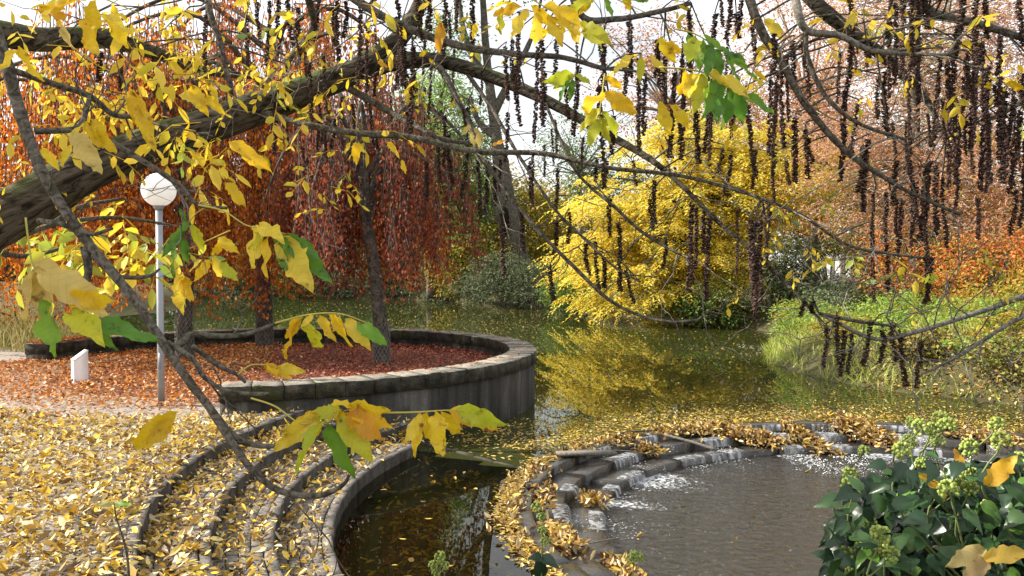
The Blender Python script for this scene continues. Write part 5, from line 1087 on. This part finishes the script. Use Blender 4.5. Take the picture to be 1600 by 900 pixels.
spray((460, 640), (600, 640), 2.2, [(500, 650, 430, 700, 'y'), (505, 655, 462, 738, 'm'), (512, 660, 548, 752, 'g'), (505, 660, 478, 690, 'y'), (545, 640, 610, 665, 'y'), (540, 645, 600, 690, 'o'), (530, 650, 582, 722, 'm'), (545, 632, 605, 648, 'y'), (520, 645, 570, 700, 'y'), (525, 640, 560, 670, 'y'), (495, 645, 450, 672, 'y'), (535, 640, 480, 650, 'm'), (550, 635, 520, 628, 'y')], stalk=[(392, 622), (430, 635), (470, 662), (500, 655), (545, 640)])
spray((600, 645), (790, 660), 2.2, [(655, 645, 648, 715, 'y'), (668, 645, 672, 690, 'y'), (680, 645, 690, 712, 'y'), (690, 642, 724, 690, 'y'), (700, 642, 770, 676, 'y'), (712, 640, 792, 664, 'm'), (660, 648, 640, 690, 'y')], stalk=[(600, 645), (650, 644), (700, 641), (725, 643)])
one_leaf(276, 645, 205, 705, 2.2, 'y'); one_leaf(270, 652, 228, 695, 2.2, 'y')
spray((405, 568), (475, 585), 2.3, [(412, 568, 445, 590, 'y'), (425, 570, 455, 592, 'y'), (438, 572, 474, 582, 'y'), (420, 570, 432, 586, 'y')], stalk=[(372, 585), (395, 570), (440, 573)])
spray((800, -20), (900, 40), 2.6, [(815, 10, 770, 22, 'y'), (825, 15, 800, 62, 'y'), (840, 20, 838, 75, 'y'), (855, 25, 880, 72, 'y'), (862, 25, 905, 58, 'y'), (850, 10, 918, 30, 'y'), (800, 5, 760, 8, 'y'), (830, 8, 860, 40, 'y'), (785, 20, 778, 55, 'm')])
spray((900, -30), (1010, 20), 2.8, [(930, -10, 905, 25, 'y'), (945, -5, 958, 28, 'g'), (960, -10, 1010, 5, 'g'), (920, -5, 890, 20, 'm'), (975, -15, 985, 18, 'y')])
spray((875, 30), (960, 60), 2.7, [(885, 32, 870, 62, 'y'), (895, 38, 905, 70, 'y'), (910, 42, 950, 60, 'm'), (905, 35, 945, 75, 'm'), (870, 40, 846, 52, 'y')])
one_leaf(1002, 88, 1000, 132, 2.6, 'm'); one_leaf(990, 86, 958, 112, 2.6, 'y'); one_leaf(1015, 88, 1040, 112, 2.6, 'y'); one_leaf(1030, 60, 1056, 98, 2.7, 'y'); one_leaf(1040, 66, 1066, 84, 2.7, 'y')
one_leaf(1030, 160, 1048, 212, 2.6, 'y'); one_leaf(1048, 165, 1082, 198, 2.6, 'y'); one_leaf(945, 145, 996, 178, 2.6, 'y'); one_leaf(690, 35, 684, 82, 2.9, 'o'); one_leaf(745, 35, 738, 60, 3.2, 'y')
spray((945, 115), (930, 230), 2.7, [(940, 145, 912, 172, 'y'), (942, 150, 985, 185, 'y'), (938, 168, 905, 202, 'm'), (940, 175, 972, 210, 'm'), (936, 185, 920, 228, 'm'), (940, 182, 950, 225, 'm'), (945, 120, 975, 140, 'y')])
spray((900, 110), (880, 160), 2.9, [(895, 115, 858, 130, 'm'), (892, 122, 870, 155, 'g'), (895, 125, 890, 158, 'g'), (900, 118, 925, 132, 'm'), (890, 115, 865, 140, 'm')])
spray((1070, 50), (1180, 130), 2.4, [(1075, 52, 1082, 98, 'g'), (1088, 58, 1075, 105, 'm'), (1098, 62, 1092, 110, 'g'), (1110, 70, 1105, 118, 'g'), (1120, 76, 1125, 125, 'g'), (1132, 84, 1150, 128, 'g'), (1140, 88, 1180, 126, 'g'), (1100, 55, 1130, 80, 'g'), (1125, 75, 1172, 105, 'g')], stalk=[(1055, 45), (1090, 55), (1140, 88)])
spray((1060, 108), (1205, 175), 2.4, [(1070, 110, 1060, 150, 'y'), (1082, 112, 1074, 158, 'y'), (1098, 115, 1086, 172, 'm'), (1112, 122, 1102, 185, 'g'), (1125, 128, 1122, 196, 'g'), (1138, 132, 1140, 200, 'g'), (1150, 138, 1162, 198, 'g'), (1160, 145, 1208, 182, 'g'), (1105, 110, 1140, 138, 'y'), (1130, 118, 1172, 148, 'y')], stalk=[(1030, 105), (1085, 110), (1130, 125), (1170, 150)])
for q in [(1195, 30, 1225, 62, 'y'), (1215, 62, 1180, 78, 'y'), (1200, 68, 1218, 88, 'y'), (1190, 80, 1182, 105, 'y'), (1340, 20, 1318, 42, 'y'), (1332, 15, 1334, 44, 'y'), (1345, 14, 1360, 28, 'y'), (1395, 12, 1386, 30, 'y'), (1408, 24, 1428, 18, 'y'), (1368, 85, 1382, 98, 'y'), (1350, 92, 1368, 100, 'y'), (1348, 58, 1372, 64, 'y'),
          (1500, 70, 1540, 68, 'y'), (1510, 68, 1520, 84, 'y'), (1518, 122, 1550, 140, 'y'), (1545, 118, 1560, 128, 'y'), (1530, 120, 1514, 134, 'y'), (1478, 162, 1480, 195, 'y'), (1490, 160, 1504, 184, 'y'), (1425, 120, 1412, 152, 'y'), (1330, 110, 1350, 118, 'y'), (1570, 130, 1600, 140, 'y'), (1300, 85, 1315, 95, 'y'), (1285, 30, 1262, 38, 'y'), (1310, 0, 1340, 4, 'y'), (1230, 200, 1238, 215, 'y'), (560, 222, 545, 250, 'y'), (555, 222, 558, 258, 'y'), (552, 224, 572, 240, 'y'), (548, 222, 538, 240, 'y'), (605, 222, 622, 240, 'y'), (618, 236, 624, 248, 'y'), (628, 250, 635, 272, 'y'), (770, 228, 792, 218, 'o'), (735, 205, 742, 232, 'p'), (745, 208, 750, 232, 'p'), (740, 200, 758, 218, 'p'), (735, 195, 722, 212, 'p'), (590, 96, 606, 105, 'o'), (655, 88, 668, 78, 'y'), (670, 92, 680, 100, 'y'), (455, 165, 450, 145, 'y'), (420, 130, 412, 150, 'y'), (435, 130, 445, 150, 'y')]:
    one_leaf(*q[:4], rng.uniform(3.4, 4.6), q[4])

# smaller sprays farther in the crown: shared meshes, one part each
def spray_mesh(seed, col):
    g = np.random.default_rng(seed); mb = MB(); nl = int(g.integers(4, 9)); L = .24
    addtube(mb, [(0, 0, 0), (L * .5, 0, .01), (L, 0, -.05)], .0018, 4, caps=False)
    C = []; A = []
    for k in range(nl):
        s = (k + 1) / nl; C.append((L * s, 0, .01 - .06 * s * s)); sd = 1 if k % 2 else -1; A.append((.5 + g.normal() * .2, sd * .8 * (0 if k == nl - 1 else 1), -.55 + g.normal() * .3))
    n = len(C); t = T_LIT
    leaves(mb, np.array(C), np.array(A), np.tile((0, 0, 1.), (n, 1)) + g.normal(size=(n, 3)) * .5, g.uniform(.07, .11, n), g.uniform(.038, .055, n), t, g.uniform(-.5, 1.5, n))
    return mb.mesh('leaf_spray', M[col])
M['spray_y'] = leafmat('spray_yellow', [(.74, .48, .02), (.82, .58, .03), (.84, .64, .07), (.78, .54, .03), (.60, .56, .05)], .5, .5, .03)
M['spray_g'] = leafmat('spray_green', [(.20, .30, .03), (.36, .42, .04), (.52, .47, .04), (.26, .36, .04)], .5, .4, .05)
SY = [spray_mesh(200 + k, 'spray_y') for k in range(6)]; SG = [spray_mesh(230 + k, 'spray_g') for k in range(4)]
def small_spray(p, green, sc):
    o = put('leaf_spray', (SG if green else SY)[rng.integers(4)], wing); o.location = p; o.rotation_euler = (rng.normal() * .4, rng.uniform(-.1, .9), rng.uniform(0, 6.28)); o.scale = (sc,) * 3
cand = np.where((TX > -60) & (TX < 600) & (TY > -30) & (TY < 330) & (TIPS[:, 1] > 3.0))[0]; rng.shuffle(cand)
cand = np.array([q for q in cand if not (205 < TX[q] < 300 and 235 < TY[q] < 345) and (TX[q] < 340 or rng.uniform() < .45)])
for q in cand[:180]: small_spray(TIPS[q], rng.uniform() < .12, rng.uniform(.5, 1.0))
cand = np.where((TX > 600) & (TX < 1640) & (TY > -30) & (TY < 200) & (TIPS[:, 1] > 3.0))[0]; rng.shuffle(cand)
for q in cand[:45]: small_spray(TIPS[q], rng.uniform() < .15, rng.uniform(.45, .8))
cand = np.where((TX > 1150) & (TY > 200) & (TY < 480) & (TIPS[:, 1] > 3.0))[0]; rng.shuffle(cand)
for q in cand[:22]: small_spray(TIPS[q], rng.uniform() < .5, rng.uniform(.4, .7))
# yellow green sprays under the limb beside the lamp
mb = MB(); 
for k in range(54):
    x, y = rng.uniform(20, 290), rng.uniform(300, 410)
    if (y < 420 - .35 * x - 30 and x < 200 and y < 330) or (x > 195 and y < 345): continue
    d = rng.uniform(5.4, 7); small_spray(at(x, y, d), x < 120 or rng.uniform() < .5, rng.uniform(1.2, 1.9))
for k, q in enumerate([[(-120, 385, 5), (-20, 390, 5.4), (80, 352, 5.8), (180, 340, 6.2), (270, 352, 6.4)], [(-20, 390, 5.4), (40, 400, 5.8), (110, 385, 6.2)], [(80, 352, 5.8), (120, 325, 6), (190, 310, 6.2)]]):
    limb('branch', q, [14, 9, 7, 4], 0, 'branch', 6)

#@@IVY
# ------------------------------------------------------------------ ivy in the lower right corner
def ivy_mesh(seed):
    g = np.random.default_rng(seed); ns_, nc = 8, 5; V = []; bend = g.uniform(-.45, -.08); fold = g.uniform(-.15, .45)
    prof = np.interp(np.linspace(0, 1, ns_), [0, .12, .3, .55, .8, 1], [.10, .52, .68, .46, .17, 0])
    for i in range(ns_):
        for j in range(nc):
            c = (j - 2) / 2; s = i / (ns_ - 1); w = prof[i] * .5 * c; y = s - (.10 * abs(c) if i < 3 else 0); V.append((w, y, abs(w) * fold + bend * s * s + .02 * g.normal() * abs(c)))
    F4 = [(i * nc + j, i * nc + j + 1, (i + 1) * nc + j + 1, (i + 1) * nc + j) for i in range(ns_ - 1) for j in range(nc - 1)]
    return np.array(V), np.array(F4)
IV = [ivy_mesh(300 + k) for k in range(5)]; IM = [MB().add(*v).mesh('leaf', M['ivyleaf'], True) for v in IV]
def umbel_mesh(seed):
    g = np.random.default_rng(seed); mb = MB(); n = 34; u = nz(g.normal(size=(n, 3)) + (0, 0, .35))
    for q in u:
        addtube(mb, [(0, 0, 0), tuple(q * .021)], .0007, 3, caps=False)
        V, f = sphere(q * .0235, .0056, 6, 4); mb.add(V, f)
    return mb.mesh('flower_umbel', M['umbel'])
UM = [umbel_mesh(320 + k) for k in range(3)]
IVC = [(.012, .034, .014), (.020, .055, .020), (.030, .075, .024), (.015, .042, .018), (.045, .10, .03)]
def orient(o, p, axis, normal, L):
    A = Vector(axis).normalized(); N = Vector(normal); N = (N - A * N.dot(A)).normalized(); X = A.cross(N)
    m = Matrix((X, A, N)).transposed().to_4x4(); m.translation = Vector(p); o.matrix_basis = m @ Matrix.Diagonal((L, L, L, 1))
ivy = thing('ivy_bush', 'dark glossy ivy bush with pale green umbels in the lower right corner', 'bush', (2.1, 3.2, .3))
UMB = [(1440, 668), (1465, 690), (1420, 690), (1410, 705), (1480, 665), (1425, 660), (1565, 690), (1558, 665), (1328, 742), (1330, 760), (1375, 835), (1382, 855), (1362, 822), (1350, 858), (1392, 866), (1312, 885), (1320, 868), (1330, 898), (1490, 740), (1500, 760), (1482, 765), (1520, 742), (1515, 762), (1545, 790), (1540, 775), (1550, 800), (1440, 725), (1475, 820), (1592, 722), (1350, 705), (1455, 672), (1515, 700), (1470, 655)]
stm = MB(); nleaf = 0; rest = MB(); rootp = np.array((2.2, 3.1, .35))
for (x, y) in UMB:
    d = rng.uniform(2.3, 3.1); p = at(x, y, d); o = put('flower_umbel', UM[rng.integers(3)], ivy); o.location = p; s = rng.uniform(.8, 1.15); o.scale = (s,) * 3; o.rotation_euler = (rng.normal() * .3, rng.normal() * .3, rng.uniform(0, 6))
    q = p + (rng.normal() * .05 + .05, rng.normal() * .05 + .1, -.22); q2 = q * .4 + rootp * .6 + rng.normal(size=3) * (.2, .1, .05)
    P = smoothpath([q2 - (0, 0, .3), q2, q, p], 5); addtube(stm, P, np.linspace(.006, .0022, len(P)), 5, .04, False)
stm.build('stems', M['stem'], ivy, True)
# leaves fill the mound under a rising outline
def outline(x): return np.interp(x, [1285, 1300, 1340, 1390, 1440, 1500, 1560, 1620, 1760], [842, 780, 745, 715, 695, 700, 705, 688, 665])
pts = []
while len(pts) < 1900:
    x = rng.uniform(1290, 2050); top = outline(x); y = top + abs(rng.normal()) * 110 + rng.uniform(0, 60)
    if y > 1010 or (x < 1330 and y < 800 and rng.uniform() < .6): continue
    pts.append((x, y, rng.uniform(2.3, 3.5)))
pts.sort(key=lambda q: q[2] + (0 if q[0] < 1610 and q[1] < 905 else 5))
for k, (x, y, d) in enumerate(pts):
    p = at(x, y, d); ax = np.array((rng.normal() * .9 - (.3 if x < 1400 else 0), -.5 + rng.normal() * .6, -.35 + rng.normal() * .45)); nr = np.array((rng.normal() * .45, -.55 + rng.normal() * .3, .8)); L = rng.uniform(.042, .082)
    if k < 300:
        o = put('leaf', IM[rng.integers(5)], ivy); orient(o, p, ax, nr, L); c = IVC[rng.integers(5)]; v = rng.uniform(.8, 1.4); o.color = (c[0] * v, c[1] * v, c[2] * v, 1)
        if rng.uniform() < .03: o.color = (.10, .22, .03, 1)
    else:
        A_ = nz(ax); N_ = nz(nr - A_ * np.dot(nr, A_)); X_ = np.cross(A_, N_); V, f = IV[rng.integers(5)]; rest.add(p + (V[:, :1] * X_ + V[:, 1:2] * A_ + V[:, 2:] * N_) * L, f)
o = tag(rest.build('leaves', M['ivyleaf'], ivy, True), kind='stuff'); o.color = (.016, .042, .02, 1)
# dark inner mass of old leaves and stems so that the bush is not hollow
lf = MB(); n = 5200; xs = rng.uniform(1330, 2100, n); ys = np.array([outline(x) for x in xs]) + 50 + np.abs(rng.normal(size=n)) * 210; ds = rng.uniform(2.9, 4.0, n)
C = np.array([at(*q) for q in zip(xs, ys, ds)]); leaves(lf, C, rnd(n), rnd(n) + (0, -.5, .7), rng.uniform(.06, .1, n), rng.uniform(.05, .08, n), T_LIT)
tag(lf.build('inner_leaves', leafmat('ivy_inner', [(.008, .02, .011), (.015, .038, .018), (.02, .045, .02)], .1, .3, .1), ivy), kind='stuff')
for (x, y, x2, y2, d, c, lb) in [(1538, 758, 1590, 712, 2.3, (.72, .42, .03), 'long golden leaf caught upright on the right of the ivy bush'), (1490, 702, 1508, 732, 2.5, (.70, .38, .03), 'orange yellow leaf hanging at the top of the ivy bush'), (1435, 742, 1476, 768, 2.4, (.70, .42, .03), 'golden leaf lying in the middle of the ivy bush'),
                              (1540, 858, 1482, 882, 2.2, (.55, .44, .18), 'pale withered leaf near the foot of the ivy bush'), (1545, 872, 1505, 910, 2.15, (.48, .34, .16), 'tan withered leaf lowest in the ivy bush'), (1536, 872, 1612, 862, 2.15, (.70, .48, .08), 'cream and yellow leaf at the lower right of the ivy bush'), (1476, 768, 1472, 784, 2.5, (.6, .3, .02), 'small orange leaf on the shaded ivy leaves')]:
    a, b = at(x, y, d), at(x2, y2, d - .03); o = put('fallen_leaf', LM[rng.integers(8)]); orient(o, a, b - a, (rng.normal() * .3, -1, .6), np.linalg.norm(b - a)); o.color = (*c, 1); tag(o, lb, 'leaf', 'fallen leaves caught in the ivy')
# separate ivy shoots at the foot of the picture
def shoot(label, stem, umb, lv, d):
    t = thing('ivy_shoot', label, 'plant', at(*stem[0], d)); mb = MB(); P = smoothpath([at(*q, d) for q in stem], 5); addtube(mb, P, np.linspace(.004, .002, len(P)), 6)
    for (x, y) in umb:
        p = at(x, y, d); k = np.linalg.norm(P - p, axis=1).argmin(); addtube(mb, [P[max(0, k - 1)], (P[k] + p) / 2, p], .0015, 4, caps=False)
    mb.build('stem', M['stem'], t)
    for (x, y) in umb: o = put('flower_umbel', UM[rng.integers(3)], t); o.location = at(x, y, d); o.matrix_parent_inverse = Matrix.Translation(-t.location); s = rng.uniform(.5, .7) * d / 2.6; o.scale = (s,) * 3
    for (x, y, x2, y2) in lv:
        a, b = at(x, y, d), at(x2, y2, d - .03); o = put('leaf', IM[rng.integers(5)], t); orient(o, a, b - a, (rng.normal() * .3, -.8, .7), np.linalg.norm(b - a)); o.color = (.014, .04, .02, 1)
shoot('ivy shoot with pale umbels before the left part of the cascade', [(846, 960), (846, 880), (848, 820), (846, 790)], [(838, 792), (848, 830), (846, 808), (852, 846)], [(846, 870, 824, 872), (848, 872, 876, 886), (846, 900, 842, 870), (847, 905, 858, 925)], 3.4)
shoot('single ivy umbel before the lower pool at the picture foot', [(986, 960), (988, 910), (990, 878)], [(990, 866), (984, 874), (998, 872)], [], 3.4)
shoot('pale green umbels in front of the still pool', [(684, 980), (686, 920), (688, 880)], [(688, 870), (678, 884), (696, 884), (682, 896)], [], 2.9)
# small sapling on the leaves, lower left
sp_ = thing('sapling', 'thin sapling stem with two leaves standing in the yellow litter', 'plant', at(203, 960, 5.4)); mb = MB(); P = smoothpath([at(203, 960, 5.4), at(200, 880, 5.4), at(192, 840, 5.4), at(182, 810, 5.4), at(178, 785, 5.4)], 5); addtube(mb, P, np.linspace(.011, .004, len(P)), 6, .05); mb.build('stem', M['branch'], sp_, True)
for (q, c) in (((180, 787, 208, 792), (.16, .30, .04)), ((178, 787, 146, 790), (.55, .50, .22))):
    a, b = at(q[0], q[1], 5.4), at(q[2], q[3], 5.35); o = put('leaf', LM[2], sp_); orient(o, a, b - a, (0, -.7, .8), np.linalg.norm(b - a)); o.color = (*c, 1)
